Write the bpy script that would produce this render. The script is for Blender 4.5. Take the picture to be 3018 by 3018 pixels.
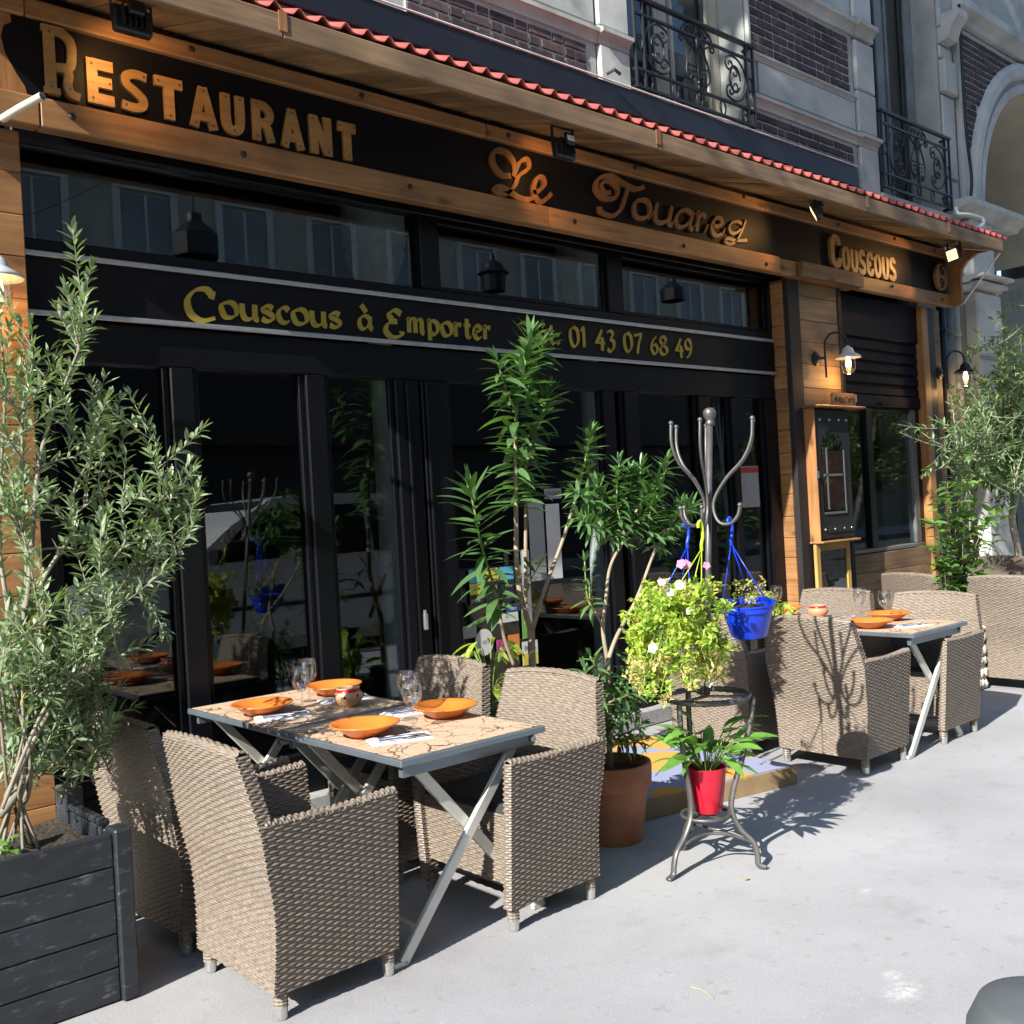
import bpy, math, random
from math import sin, cos, pi, radians, sqrt, atan2, hypot
from mathutils import Vector, Matrix
import numpy as np

for o in list(bpy.data.objects):
    bpy.data.objects.remove(o)
scene = bpy.context.scene
col = scene.collection
random.seed(7)
rng = np.random.default_rng(7)

# ------------------------------------------------------------------ camera
# World: +X runs along the shop front (to the right), +Y points into the shop, Z up.
CAM = Vector((0, 0, 1.6))
_t, _r = radians(48.3), radians(3.2)
_F = Vector((cos(_t), sin(_t), 0))
_R0 = Vector((sin(_t), -cos(_t), 0)); _U0 = Vector((0, 0, 1))
_R = _R0 * cos(_r) - _U0 * sin(_r)
_U = _U0 * cos(_r) + _R0 * sin(_r)
cd = bpy.data.cameras.new('camera'); cam = bpy.data.objects.new('camera', cd); col.objects.link(cam)
M = Matrix((_R, _U, -_F)).transposed().to_4x4(); M.translation = CAM
cam.matrix_world = M
cd.sensor_width = 36; cd.lens = 36 * 3029 / 3018; cd.clip_start = 0.05; cd.clip_end = 500
scene.camera = cam

# ------------------------------------------------------------------ sky, sun, exposure
SUN_AZ, SUN_EL = radians(12.0), radians(35.0)          # light travels towards +X, a little towards the shop
w = bpy.data.worlds.new('World'); scene.world = w; w.use_nodes = True
wn = w.node_tree.nodes; wl = w.node_tree.links
sky = wn.new('ShaderNodeTexSky'); sky.sky_type = 'NISHITA'; sky.sun_disc = False
sky.sun_elevation = SUN_EL
sky.sun_rotation = radians(270) - SUN_AZ              # sun stands towards -X
sky.air_density = 1.2; sky.dust_density = 0.6; sky.ozone_density = 3.5
wn['Background'].inputs['Strength'].default_value = 0.125
wl.new(sky.outputs[0], wn['Background'].inputs[0])
sd = bpy.data.lights.new('sun', 'SUN'); sd.energy = 5.0; sd.angle = radians(0.5); sd.color = (1.0, 0.965, 0.90)
sun = bpy.data.objects.new('sun', sd); col.objects.link(sun)
SD = Vector((cos(SUN_EL) * cos(SUN_AZ), cos(SUN_EL) * sin(SUN_AZ), -sin(SUN_EL)))
sun.rotation_euler = SD.to_track_quat('-Z', 'Y').to_euler(); sun.location = (-20, -4, 14)
vs = scene.view_settings
vs.view_transform = 'Standard'; vs.look = 'None'; vs.gamma = 1; vs.use_curve_mapping = False
vs.exposure = 1.1
scene.render.engine = 'CYCLES'
for k_, v_ in dict(max_bounces=7, diffuse_bounces=3, glossy_bounces=4, transmission_bounces=4, transparent_max_bounces=14, caustics_reflective=False, caustics_refractive=False).items(): setattr(scene.cycles, k_, v_)
scene.render.resolution_x = scene.render.resolution_y = 1024

# ------------------------------------------------------------------ helpers
def at(x, y, Y=None, Z=None, X=None):
    """photo pixel (3018 scale) -> the world point on the plane y=Y, z=Z or x=X"""
    d = _F + _R * ((x - 1509) / 3029) - _U * ((y - 1509) / 3029)
    k = (Y / d.y) if Y is not None else ((Z - 1.6) / d.z if Z is not None else X / d.x)
    return CAM + d * k

ORG = {}
def tag(o, label=None, cat=None, group=None, kind=None):
    for k, v in (('label', label), ('category', cat), ('group', group), ('kind', kind)):
        if v: o[k] = v
    return o
def thing(name, loc, label, cat, group=None):
    o = bpy.data.objects.new(name, None); o.empty_display_size = 0.1
    col.objects.link(o); o.location = loc; ORG[o] = Vector(loc)
    return tag(o, label, cat, group)
def obj(name, mesh, mat=None, parent=None, loc=(0, 0, 0), rot=None):
    o = bpy.data.objects.new(name, mesh); col.objects.link(o)
    if mat is not None and not mesh.materials: mesh.materials.append(mat)
    if parent is not None:
        o.parent = parent; ORG[o] = ORG[parent]
        o.location = Vector(loc)
    else:
        o.location = loc; ORG[o] = Vector(loc)
    if rot is not None: o.rotation_euler = rot
    return o
def inst(name, mesh, parent, wloc, rot=None, scale=None, quat=None):
    """an object that shares mesh data, placed at a world point under a (not rotated) parent"""
    o = bpy.data.objects.new(name, mesh); col.objects.link(o)
    o.parent = parent; o.location = Vector(wloc) - ORG[parent]; ORG[o] = Vector(wloc)
    if rot is not None: o.rotation_euler = rot
    if quat is not None: o.rotation_mode = 'QUATERNION'; o.rotation_quaternion = quat
    if scale is not None: o.scale = scale if hasattr(scale, '__len__') else (scale,) * 3
    return o
def copy_tree(o, parent=None):
    c = o.copy(); col.objects.link(c); c.parent = parent
    ORG[c] = ORG.get(o, Vector((0, 0, 0)))
    for ch in list(o.children): copy_tree(ch, c)
    return c

class MB:
    def __init__(s): s.v = []; s.f = []
    def add(s, vs, fs):
        b = len(s.v); s.v += [tuple(p) for p in vs]; s.f += [tuple(b + i for i in f) for f in fs]; return s
    def box(s, x0, x1, y0, y1, z0, z1, b=0.0):
        if b <= 0:
            vs = [(x, y, z) for x in (x0, x1) for y in (y0, y1) for z in (z0, z1)]
            return s.add(vs, [(0, 1, 3, 2), (4, 6, 7, 5), (0, 4, 5, 1), (2, 3, 7, 6), (0, 2, 6, 4), (1, 5, 7, 3)])
        b = min(b, abs(x1 - x0) * .45, abs(y1 - y0) * .45, abs(z1 - z0) * .45)
        lo = (x0, y0, z0); hi = (x1, y1, z1); vs = []; idx = {}
        for i in range(8):
            sg = [(i >> k) & 1 for k in range(3)]
            for ax in range(3):
                p = []
                for k in range(3):
                    base = hi[k] if sg[k] else lo[k]
                    p.append(base if k == ax else base + (-b if sg[k] else b))
                idx[(i, ax)] = len(vs); vs.append(p)
        fs = []
        for ax in range(3):
            a1, a2 = [k for k in range(3) if k != ax]
            for sgn in (0, 1):
                q = []
                for u, v_ in ((0, 0), (1, 0), (1, 1), (0, 1)):
                    i = (sgn << ax) | (u << a1) | (v_ << a2); q.append(idx[(i, ax)])
                fs.append(q)
        for ax in range(3):
            a1, a2 = [k for k in range(3) if k != ax]
            for u in (0, 1):
                for v_ in (0, 1):
                    i0 = (u << a1) | (v_ << a2); i1 = i0 | (1 << ax)
                    fs.append([idx[(i0, a1)], idx[(i1, a1)], idx[(i1, a2)], idx[(i0, a2)]])
        for i in range(8): fs.append([idx[(i, 0)], idx[(i, 1)], idx[(i, 2)]])
        return s.add(vs, fs)
    def obox(s, p0, p1, w, h, up=(0, 0, 1), b=0.0):
        """a bar of section w x h from p0 to p1"""
        p0 = Vector(p0); p1 = Vector(p1); d = (p1 - p0); L = d.length; d.normalize()
        u = Vector(up); sd_ = d.cross(u)
        if sd_.length < 1e-4: sd_ = d.cross(Vector((1, 0, 0)))
        sd_.normalize(); u = sd_.cross(d)
        t = MB().box(0, L, -w / 2, w / 2, -h / 2, h / 2, b)
        return s.add([p0 + d * x + sd_ * y + u * z for x, y, z in t.v], t.f)
    def prism(s, pts, fn, d0, d1):
        """extrude a 2D polygon; fn(a, b, d) -> world point"""
        n = len(pts)
        vs = [fn(a, b, d0) for a, b in pts] + [fn(a, b, d1) for a, b in pts]
        return s.add(vs, [tuple(range(n)), tuple(range(2 * n - 1, n - 1, -1))] + [(i, i + n, (i + 1) % n + n, (i + 1) % n) for i in range(n)])
    def tube(s, pts, r, n=8, cap=True, flat=None, closed=False):
        pts = [Vector(p) for p in pts]; m = len(pts)
        if not hasattr(r, '__len__'): r = [r] * m
        vs = []; up = None
        for i, p in enumerate(pts):
            if closed: t = pts[(i + 1) % m] - pts[i - 1]
            else: t = pts[min(i + 1, m - 1)] - pts[max(i - 1, 0)]
            if t.length < 1e-9: t = Vector((0, 0, 1))
            t.normalize()
            if up is None:
                up = Vector((0, 0, 1)) if abs(t.z) < .9 else Vector((1, 0, 0))
            sd_ = t.cross(up)
            if sd_.length < 1e-6: sd_ = t.orthogonal()
            sd_.normalize(); up = sd_.cross(t)
            for k in range(n):
                a = 2 * pi * k / n
                fa = 1 if flat is None else flat
                vs.append(p + (sd_ * cos(a) * fa + up * sin(a)) * r[i])
        fs = []
        for i in range(m if closed else m - 1):
            j = (i + 1) % m
            for k in range(n):
                fs.append((i * n + k, i * n + (k + 1) % n, j * n + (k + 1) % n, j * n + k))
        if cap and not closed:
            fs.append(tuple(range(n - 1, -1, -1))); fs.append(tuple((m - 1) * n + k for k in range(n)))
        return s.add(vs, fs)
    def lathe(s, prof, c=(0, 0, 0), n=24, close=False):
        vs = []; fs = []
        for r, z in prof:
            for k in range(n):
                a = 2 * pi * k / n; vs.append((c[0] + r * cos(a), c[1] + r * sin(a), c[2] + z))
        m = len(prof)
        for i in range(m - 1):
            for k in range(n):
                fs.append((i * n + k, i * n + (k + 1) % n, (i + 1) * n + (k + 1) % n, (i + 1) * n + k))
        if close:
            fs.append(tuple(range(n - 1, -1, -1))); fs.append(tuple((m - 1) * n + k for k in range(n)))
        return s.add(vs, fs)
    def sphere(s, c, r, n=10, m=7, sz=1.0):
        return s.lathe([(max(1e-4, r * sin(pi * i / m)), -r * sz * cos(pi * i / m)) for i in range(m + 1)], c, n)
    def xf(s, M_):
        s.v = [tuple(M_ @ Vector(p)) for p in s.v]; return s
    def mesh(s, name, mat, org=(0, 0, 0), smooth=False, angle=None):
        me = bpy.data.meshes.new(name)
        o = Vector(org)
        me.from_pydata([(p[0] - o.x, p[1] - o.y, p[2] - o.z) for p in s.v], [], s.f)
        if mat is not None: me.materials.append(mat)
        if smooth: me.polygons.foreach_set('use_smooth', [True] * len(me.polygons))
        if angle:
            me.polygons.foreach_set('use_smooth', [True] * len(me.polygons))
            me.set_sharp_from_angle(angle=radians(angle))
        me.validate(); me.update()
        return me
    def build(s, name, mat, parent=None, smooth=False, angle=None, base=None):
        if parent is not None:
            return obj(name, s.mesh(name, mat, ORG[parent], smooth, angle), None, parent)
        if base is None:
            xs = [p[0] for p in s.v]; ys = [p[1] for p in s.v]; zs = [p[2] for p in s.v]
            base = ((min(xs) + max(xs)) / 2, (min(ys) + max(ys)) / 2, min(zs))
        return obj(name, s.mesh(name, mat, base, smooth, angle), None, None, base)

def spline(P, n=6, closed=False):
    """Catmull-Rom through points"""
    P = [Vector(p) for p in P]; out = []; m = len(P)
    rng_ = range(m) if closed else range(m - 1)
    for i in rng_:
        if closed: p0, p1, p2, p3 = P[i - 1], P[i], P[(i + 1) % m], P[(i + 2) % m]
        else: p0, p1, p2, p3 = P[max(i - 1, 0)], P[i], P[i + 1], P[min(i + 2, m - 1)]
        for k in range(n):
            t = k / n
            out.append(.5 * ((2 * p1) + (p2 - p0) * t + (2 * p0 - 5 * p1 + 4 * p2 - p3) * t * t + (3 * p1 - p0 - 3 * p2 + p3) * t ** 3))
    if not closed: out.append(P[-1])
    return out

# ------------------------------------------------------------------ materials
def rgb(h):
    h = h.lstrip('#'); return tuple(((int(h[i:i + 2], 16) / 255 + .055) / 1.055) ** 2.4 if int(h[i:i + 2], 16) > 10 else int(h[i:i + 2], 16) / 255 / 12.92 for i in (0, 2, 4))
def pm(name, c, rough=.6, metal=0., var=.12, vscale=6., stretch=(1, 1, 1), bump=0., bscale=80., rnd=.0, c2=None, c2scale=3., c2amt=.5, spec=.5, transl=0., coat=0., bdist=.002):
    m = bpy.data.materials.new(name); m.use_nodes = True
    nt = m.node_tree; N = nt.nodes; Lk = nt.links; b = N['Principled BSDF']
    tc = N.new('ShaderNodeTexCoord'); mp = N.new('ShaderNodeMapping'); mp.inputs['Scale'].default_value = stretch
    oi = N.new('ShaderNodeObjectInfo')
    ad = N.new('ShaderNodeVectorMath'); ad.operation = 'ADD'
    mulv = N.new('ShaderNodeVectorMath'); mulv.operation = 'SCALE'; mulv.inputs['Scale'].default_value = 13.7
    cmb = N.new('ShaderNodeCombineXYZ')
    for i in range(3): Lk.new(oi.outputs['Random'], cmb.inputs[i])
    Lk.new(cmb.outputs[0], mulv.inputs[0]); Lk.new(tc.outputs['Object'], ad.inputs[0]); Lk.new(mulv.outputs[0], ad.inputs[1])
    Lk.new(ad.outputs[0], mp.inputs['Vector'])
    n1 = N.new('ShaderNodeTexNoise'); n1.inputs['Scale'].default_value = vscale; n1.inputs['Detail'].default_value = 5
    Lk.new(mp.outputs[0], n1.inputs['Vector'])
    mr = N.new('ShaderNodeMapRange'); mr.inputs[1].default_value = .25; mr.inputs[2].default_value = .75
    mr.inputs[3].default_value = 1 - var; mr.inputs[4].default_value = 1 + var
    Lk.new(n1.outputs[0], mr.inputs[0])
    rr = N.new('ShaderNodeMapRange'); rr.inputs[3].default_value = 1 - rnd; rr.inputs[4].default_value = 1 + rnd
    Lk.new(oi.outputs['Random'], rr.inputs[0])
    mm = N.new('ShaderNodeMath'); mm.operation = 'MULTIPLY'; Lk.new(mr.outputs[0], mm.inputs[0]); Lk.new(rr.outputs[0], mm.inputs[1])
    vm = N.new('ShaderNodeVectorMath'); vm.operation = 'SCALE'; Lk.new(mm.outputs[0], vm.inputs['Scale'])
    if c2 is not None:
        n2 = N.new('ShaderNodeTexNoise'); n2.inputs['Scale'].default_value = c2scale; n2.inputs['Detail'].default_value = 7; n2.inputs['Roughness'].default_value = .65
        Lk.new(mp.outputs[0], n2.inputs['Vector'])
        r2 = N.new('ShaderNodeMapRange'); r2.inputs[1].default_value = 1 - c2amt - .12; r2.inputs[2].default_value = 1 - c2amt + .12
        Lk.new(n2.outputs[0], r2.inputs[0])
        mx = N.new('ShaderNodeMix'); mx.data_type = 'RGBA'
        mx.inputs[6].default_value = (*c, 1); mx.inputs[7].default_value = (*c2, 1)
        Lk.new(r2.outputs[0], mx.inputs[0]); Lk.new(mx.outputs[2], vm.inputs[0])
    else: vm.inputs[0].default_value = c
    Lk.new(vm.outputs[0], b.inputs['Base Color'])
    b.inputs['Roughness'].default_value = rough; b.inputs['Metallic'].default_value = metal
    b.inputs['Specular IOR Level'].default_value = spec
    if coat: b.inputs['Coat Weight'].default_value = coat; b.inputs['Coat Roughness'].default_value = .15
    if bump:
        n3 = N.new('ShaderNodeTexNoise'); n3.inputs['Scale'].default_value = bscale; n3.inputs['Detail'].default_value = 6
        Lk.new(mp.outputs[0], n3.inputs['Vector'])
        bp = N.new('ShaderNodeBump'); bp.inputs['Strength'].default_value = bump; bp.inputs['Distance'].default_value = bdist
        Lk.new(n3.outputs[0], bp.inputs['Height']); Lk.new(bp.outputs[0], b.inputs['Normal'])
    if transl:
        tr = N.new('ShaderNodeBsdfTranslucent'); ms = N.new('ShaderNodeMixShader'); ms.inputs[0].default_value = transl
        hs = N.new('ShaderNodeVectorMath'); hs.operation = 'MULTIPLY'; hs.inputs[1].default_value = (1.3, 1.5, .5); Lk.new(vm.outputs[0], hs.inputs[0])
        Lk.new(hs.outputs[0], tr.inputs[0]); Lk.new(b.outputs[0], ms.inputs[1]); Lk.new(tr.outputs[0], ms.inputs[2])
        Lk.new(ms.outputs[0], N['Material Output'].inputs[0])
    return m
def wood(name, c, c2, along='x', rough=.5, rnd=.18, knots=True, gscale=1.0):
    m = bpy.data.materials.new(name); m.use_nodes = True
    nt = m.node_tree; N = nt.nodes; Lk = nt.links; b = N['Principled BSDF']
    tc = N.new('ShaderNodeTexCoord'); oi = N.new('ShaderNodeObjectInfo')
    cmb = N.new('ShaderNodeCombineXYZ')
    for i in range(3): Lk.new(oi.outputs['Random'], cmb.inputs[i])
    sc = N.new('ShaderNodeVectorMath'); sc.operation = 'SCALE'; sc.inputs['Scale'].default_value = 23.1; Lk.new(cmb.outputs[0], sc.inputs[0])
    ad = N.new('ShaderNodeVectorMath'); Lk.new(tc.outputs['Object'], ad.inputs[0]); Lk.new(sc.outputs[0], ad.inputs[1])
    mp = N.new('ShaderNodeMapping'); st = {'x': (1.2, 22, 22), 'y': (22, 1.2, 22), 'z': (22, 22, 1.2)}[along]
    mp.inputs['Scale'].default_value = tuple(k * gscale for k in st); Lk.new(ad.outputs[0], mp.inputs[0])
    n1 = N.new('ShaderNodeTexNoise'); n1.inputs['Scale'].default_value = 1.6; n1.inputs['Detail'].default_value = 8; n1.inputs['Distortion'].default_value = .6
    Lk.new(mp.outputs[0], n1.inputs[0])
    cr = N.new('ShaderNodeMapRange'); cr.inputs[1].default_value = .35; cr.inputs[2].default_value = .68; Lk.new(n1.outputs[0], cr.inputs[0])
    mx = N.new('ShaderNodeMix'); mx.data_type = 'RGBA'; mx.inputs[6].default_value = (*c, 1); mx.inputs[7].default_value = (*c2, 1); Lk.new(cr.outputs[0], mx.inputs[0])
    last = mx.outputs[2]
    if knots:
        mp2 = N.new('ShaderNodeMapping'); st2 = {'x': (2.2, 6, 6), 'y': (6, 2.2, 6), 'z': (6, 6, 2.2)}[along]; mp2.inputs['Scale'].default_value = st2
        Lk.new(ad.outputs[0], mp2.inputs[0])
        vo = N.new('ShaderNodeTexVoronoi'); vo.inputs['Scale'].default_value = 1.0; Lk.new(mp2.outputs[0], vo.inputs['Vector'])
        kr = N.new('ShaderNodeMapRange'); kr.inputs[1].default_value = .07; kr.inputs[2].default_value = .17; kr.inputs[3].default_value = .75; kr.inputs[4].default_value = 0
        Lk.new(vo.outputs['Distance'], kr.inputs[0])
        mk = N.new('ShaderNodeMix'); mk.data_type = 'RGBA'; mk.inputs[7].default_value = (c2[0] * .3, c2[1] * .25, c2[2] * .2, 1)
        Lk.new(kr.outputs[0], mk.inputs[0]); Lk.new(last, mk.inputs[6]); last = mk.outputs[2]
    n4 = N.new('ShaderNodeTexNoise'); n4.inputs['Scale'].default_value = 2.3; n4.inputs['Detail'].default_value = 5; Lk.new(ad.outputs[0], n4.inputs[0])
    r4 = N.new('ShaderNodeMapRange'); r4.inputs[1].default_value = .3; r4.inputs[2].default_value = .7; r4.inputs[3].default_value = .58; r4.inputs[4].default_value = 1.15; Lk.new(n4.outputs[0], r4.inputs[0])
    rr = N.new('ShaderNodeMapRange'); rr.inputs[3].default_value = 1 - rnd; rr.inputs[4].default_value = 1 + rnd; Lk.new(oi.outputs['Random'], rr.inputs[0])
    mm = N.new('ShaderNodeMath'); mm.operation = 'MULTIPLY'; Lk.new(r4.outputs[0], mm.inputs[0]); Lk.new(rr.outputs[0], mm.inputs[1])
    vm = N.new('ShaderNodeVectorMath'); vm.operation = 'SCALE'; Lk.new(last, vm.inputs[0]); Lk.new(mm.outputs[0], vm.inputs['Scale'])
    Lk.new(vm.outputs[0], b.inputs['Base Color']); b.inputs['Roughness'].default_value = rough
    bp = N.new('ShaderNodeBump'); bp.inputs['Strength'].default_value = .35; bp.inputs['Distance'].default_value = .002
    Lk.new(n1.outputs[0], bp.inputs['Height']); Lk.new(bp.outputs[0], b.inputs['Normal'])
    return m
def glassy(name, tint=(.93, .96, .95), ior=1.5, boost=1.0, rough=0.0):
    m = bpy.data.materials.new(name); m.use_nodes = True
    nt = m.node_tree; N = nt.nodes; Lk = nt.links; N.remove(N['Principled BSDF'])
    t = N.new('ShaderNodeBsdfTransparent'); t.inputs[0].default_value = (*tint, 1)
    g = N.new('ShaderNodeBsdfGlossy'); g.inputs['Roughness'].default_value = rough
    f = N.new('ShaderNodeLayerWeight'); f.inputs[0].default_value = .5      # Schlick, the same from both sides of the sheet
    pw_ = N.new('ShaderNodeMath'); pw_.operation = 'POWER'; pw_.inputs[1].default_value = 4.2; Lk.new(f.outputs['Facing'], pw_.inputs[0])
    mu = N.new('ShaderNodeMath'); mu.operation = 'MULTIPLY_ADD'; mu.use_clamp = True; mu.inputs[1].default_value = .9; mu.inputs[2].default_value = .045 * boost; Lk.new(pw_.outputs[0], mu.inputs[0])
    ms = N.new('ShaderNodeMixShader'); Lk.new(mu.outputs[0], ms.inputs[0]); Lk.new(t.outputs[0], ms.inputs[1]); Lk.new(g.outputs[0], ms.inputs[2])
    Lk.new(ms.outputs[0], N['Material Output'].inputs[0])
    return m
def emit(name, c, s):
    m = bpy.data.materials.new(name); m.use_nodes = True
    b = m.node_tree.nodes['Principled BSDF']; b.inputs['Base Color'].default_value = (*c, 1)
    b.inputs['Emission Color'].default_value = (*c, 1); b.inputs['Emission Strength'].default_value = s
    return m

MT = {}
MT['pine'] = wood('pine_boards', (.40, .21, .085), (.27, .125, .045), 'x')
MT['pine_y'] = wood('pine_soffit', (.36, .225, .11), (.22, .125, .055), 'y', rnd=.32)
MT['pine_z'] = wood('pine_posts', (.42, .20, .07), (.28, .12, .04), 'z')
MT['plank'] = wood('oiled_planks', (.42, .21, .08), (.27, .12, .04), 'x', rough=.55)
MT['plank_y'] = wood('oiled_return_planks', (.42, .21, .08), (.27, .12, .04), 'y', rough=.55)
MT['greyplank'] = wood('weathered_planks', (.30, .19, .10), (.19, .11, .06), 'x', rough=.65)
MT['letter_wood'] = wood('letter_pine', (.52, .29, .10), (.38, .19, .06), 'x', knots=False, rnd=.12, rough=.45)
MT['script_wood'] = wood('script_oak', (.36, .17, .065), (.24, .10, .035), 'z', knots=False, rnd=.1, rough=.45)
MT['darkwood'] = wood('black_stained_wood', (.014, .012, .012), (.008, .007, .008), 'z', knots=False, rough=.7)
MT['planter'] = pm('black_painted_planks', (.018, .022, .028), .42, var=.35, vscale=9, stretch=(1, 3, 3), bump=.35, bscale=60, rnd=.15, c2=(.16, .17, .17), c2scale=13, c2amt=.30)
MT['black'] = pm('black_paint', (.006, .006, .009), .5, spec=.25, var=.2, vscale=3, bump=.08, bscale=40)
MT['signblack'] = pm('sign_black', (.0035, .0032, .0045), .55, spec=.2, var=.25, vscale=2, bump=.1, bscale=30)
MT['frame'] = pm('black_aluminium', (.0045, .005, .007), .34, var=.15, vscale=4, spec=.22)
MT['alu'] = pm('brushed_aluminium', (.52, .54, .55), .4, .85, var=.12, vscale=20, bump=.05)
MT['greyalu'] = pm('grey_frame', (.16, .17, .17), .5, .3)
MT['white_metal'] = pm('silver_leg_paint', (.58, .58, .52), .38, .35, var=.08, vscale=10)
MT['table_edge'] = pm('zinc_edge', (.20, .24, .27), .32, .6, var=.15)
MT['chrome_foot'] = pm('aluminium_foot', (.62, .62, .60), .3, .9, var=.1)
MT['iron'] = pm('wrought_iron', (.016, .018, .024), .45, .2, var=.3, vscale=20, bump=.15)
MT['stand'] = pm('grey_iron', (.12, .115, .11), .45, .55, var=.25, vscale=25, bump=.12, bscale=120)
MT['stone'] = pm('limestone', (.45, .46, .43), .85, var=.16, vscale=2.2, bump=.35, bscale=22, c2=(.27, .29, .28), c2scale=1.5, c2amt=.42, rnd=.05)
MT['stone2'] = pm('pale_stone', (.52, .52, .48), .85, var=.14, vscale=2.5, bump=.3, bscale=26, c2=(.33, .345, .33), c2scale=2, c2amt=.4, rnd=.06)
MT['mortar'] = pm('mortar', (.44, .43, .40), .95, var=.2, vscale=9, bump=.5, bscale=60)
MT['brick'] = pm('brown_brick', (.085, .055, .055), .85, var=.35, vscale=18, bump=.5, bscale=70, rnd=.35, c2=(.035, .03, .04), c2scale=8, c2amt=.45)
MT['steel'] = pm('navy_steel', (.008, .010, .018), .5, 0, var=.3, vscale=4, bump=.15)
MT['flash'] = pm('grey_render', (.24, .26, .26), .8, var=.25, vscale=4, bump=.2)
MT['tile'] = pm('red_roof_sheet', (.40, .095, .075), .5, var=.2, vscale=9, bump=.1, rnd=.08)
MT['shutter'] = pm('shutter_paint', (.009, .009, .015), .6, 0, spec=.12, var=.25, vscale=5, bump=.06)
MT['glass'] = glassy('shop_glass', (.80, .86, .86), 1.52, 1.5)
MT['clear'] = glassy('clear_glass', (.985, .99, .99), 1.45, 1.0)
MT['winglass'] = glassy('window_glass', (.55, .6, .62), 1.52, 1.6)
MT['wineglass'] = glassy('wine_glass_crystal', (.97, .98, .98), 1.5, 3.2)
MT['rubber'] = pm('black_plastic', (.012, .012, .014), .45)
MT['gold'] = pm('gold_lettering', (.42, .31, .045), .38, .35, var=.18, vscale=5)
MT['wicker'] = pm('brown_wicker', (.225, .185, .145), .45, var=.2, vscale=45, stretch=(1, 1, 3), rnd=.06, c2=(.14, .105, .08), c2scale=38, c2amt=.46)
MT['cushion'] = pm('dark_cushion', (.03, .03, .035), .9, var=.2, vscale=30, bump=.2)
MT['terra'] = pm('terracotta', (.38, .165, .09), .75, var=.2, vscale=7, bump=.25, bscale=60, c2=(.30, .11, .05), c2scale=5, c2amt=.45)
MT['bowl'] = pm('glazed_orange_clay', (.66, .185, .03), .4, var=.12, vscale=12, rnd=.05, coat=.3)
MT['napkin'] = pm('white_paper_napkin', (.78, .78, .80), .9, var=.04, bump=.15, bscale=40)
MT['steelware'] = pm('cutlery_steel', (.6, .6, .62), .2, 1.)
MT['soil'] = pm('potting_soil', (.035, .024, .016), .95, var=.5, vscale=30, bump=1, bscale=50, bdist=.02)
MT['bark'] = pm('pale_bark', (.30, .24, .16), .85, var=.25, vscale=25, stretch=(1, 1, .3), bump=.5, bscale=60)
MT['bark_d'] = pm('grey_olive_bark', (.22, .20, .15), .85, var=.3, vscale=25, stretch=(1, 1, .3), bump=.5, bscale=60)
MT['olive'] = pm('olive_leaf', (.12, .19, .085), .42, var=.25, vscale=9, transl=.25, c2=(.27, .34, .20), c2scale=22, c2amt=.52)
MT['oleander'] = pm('oleander_leaf', (.10, .20, .068), .30, var=.22, vscale=7, rnd=.3, transl=.28)
MT['olive2'] = pm('small_olive_leaf', (.10, .19, .07), .42, var=.25, vscale=9, transl=.3, c2=(.21, .30, .13), c2scale=22, c2amt=.5)
MT['greenstem'] = pm('green_stem', (.17, .25, .06), .6, var=.2, vscale=20)
MT['lily'] = pm('lily_leaf', (.15, .32, .06), .32, var=.2, vscale=8, rnd=.25, transl=.35)
MT['petunia'] = pm('petunia_leaf', (.27, .44, .06), .55, var=.3, vscale=10, transl=.42, c2=(.52, .56, .11), c2scale=6, c2amt=.5)
MT['dry'] = pm('dry_straw_leaf', (.56, .46, .20), .8, var=.3, vscale=12, transl=.35)
MT['shrub'] = pm('photinia_leaf', (.13, .25, .055), .34, var=.25, vscale=8, rnd=.3, transl=.3)
MT['yellowleaf'] = pm('yellow_leaf', (.50, .38, .06), .5, var=.2, vscale=8, transl=.4)
MT['lime'] = pm('lime_plastic', (.42, .58, .03), .4, var=.05, transl=.15)
MT['blue'] = pm('blue_plastic', (.008, .045, .62), .3, var=.05)
MT['red'] = pm('red_plastic', (.50, .010, .03), .28, var=.05)
MT['petal'] = pm('white_petal', (.72, .68, .75), .7, var=.06, transl=.3)
MT['pinkpetal'] = pm('pink_petal', (.65, .25, .38), .7, var=.1, transl=.3)
MT['white'] = pm('white_paint', (.72, .73, .70), .6, var=.06)
MT['beige'] = pm('cream_paint', (.55, .50, .38), .7, var=.12, vscale=3, bump=.15)
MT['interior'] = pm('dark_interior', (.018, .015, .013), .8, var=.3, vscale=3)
MT['asphalt'] = pm('road_asphalt', (.05, .05, .052), .9, var=.3, vscale=40, bump=.5, bscale=150)
MT['kerb'] = pm('granite_kerb', (.33, .32, .31), .8, var=.2, vscale=30, bump=.2)
MT['vanwhite'] = pm('van_white', (.72, .73, .74), .25, var=.03, coat=.6)
MT['tyre'] = pm('tyre_rubber', (.015, .015, .015), .8)
MT['darkglass'] = pm('tinted_glass', (.01, .012, .014), .06, spec=.8)
MT['shopdark'] = pm('dark_shopfronts', (.012, .011, .012), .5, var=.4, vscale=.8)
MT['archdark'] = pm('shaded_plaster', (.055, .075, .085), .85, var=.2, vscale=2)  # shadow inside the archway is put into this dark plaster colour
MT['opane'] = pm('curtained_pane', (.27, .29, .31), .3, var=.4, vscale=.7)
MT['oppstone'] = pm('street_stone', (.50, .47, .41), .85, var=.15, vscale=1.2, bump=.2)
MT['curtain'] = pm('pale_curtain', (.45, .45, .44), .9, var=.15, vscale=5, stretch=(6, 6, .5))
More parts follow.
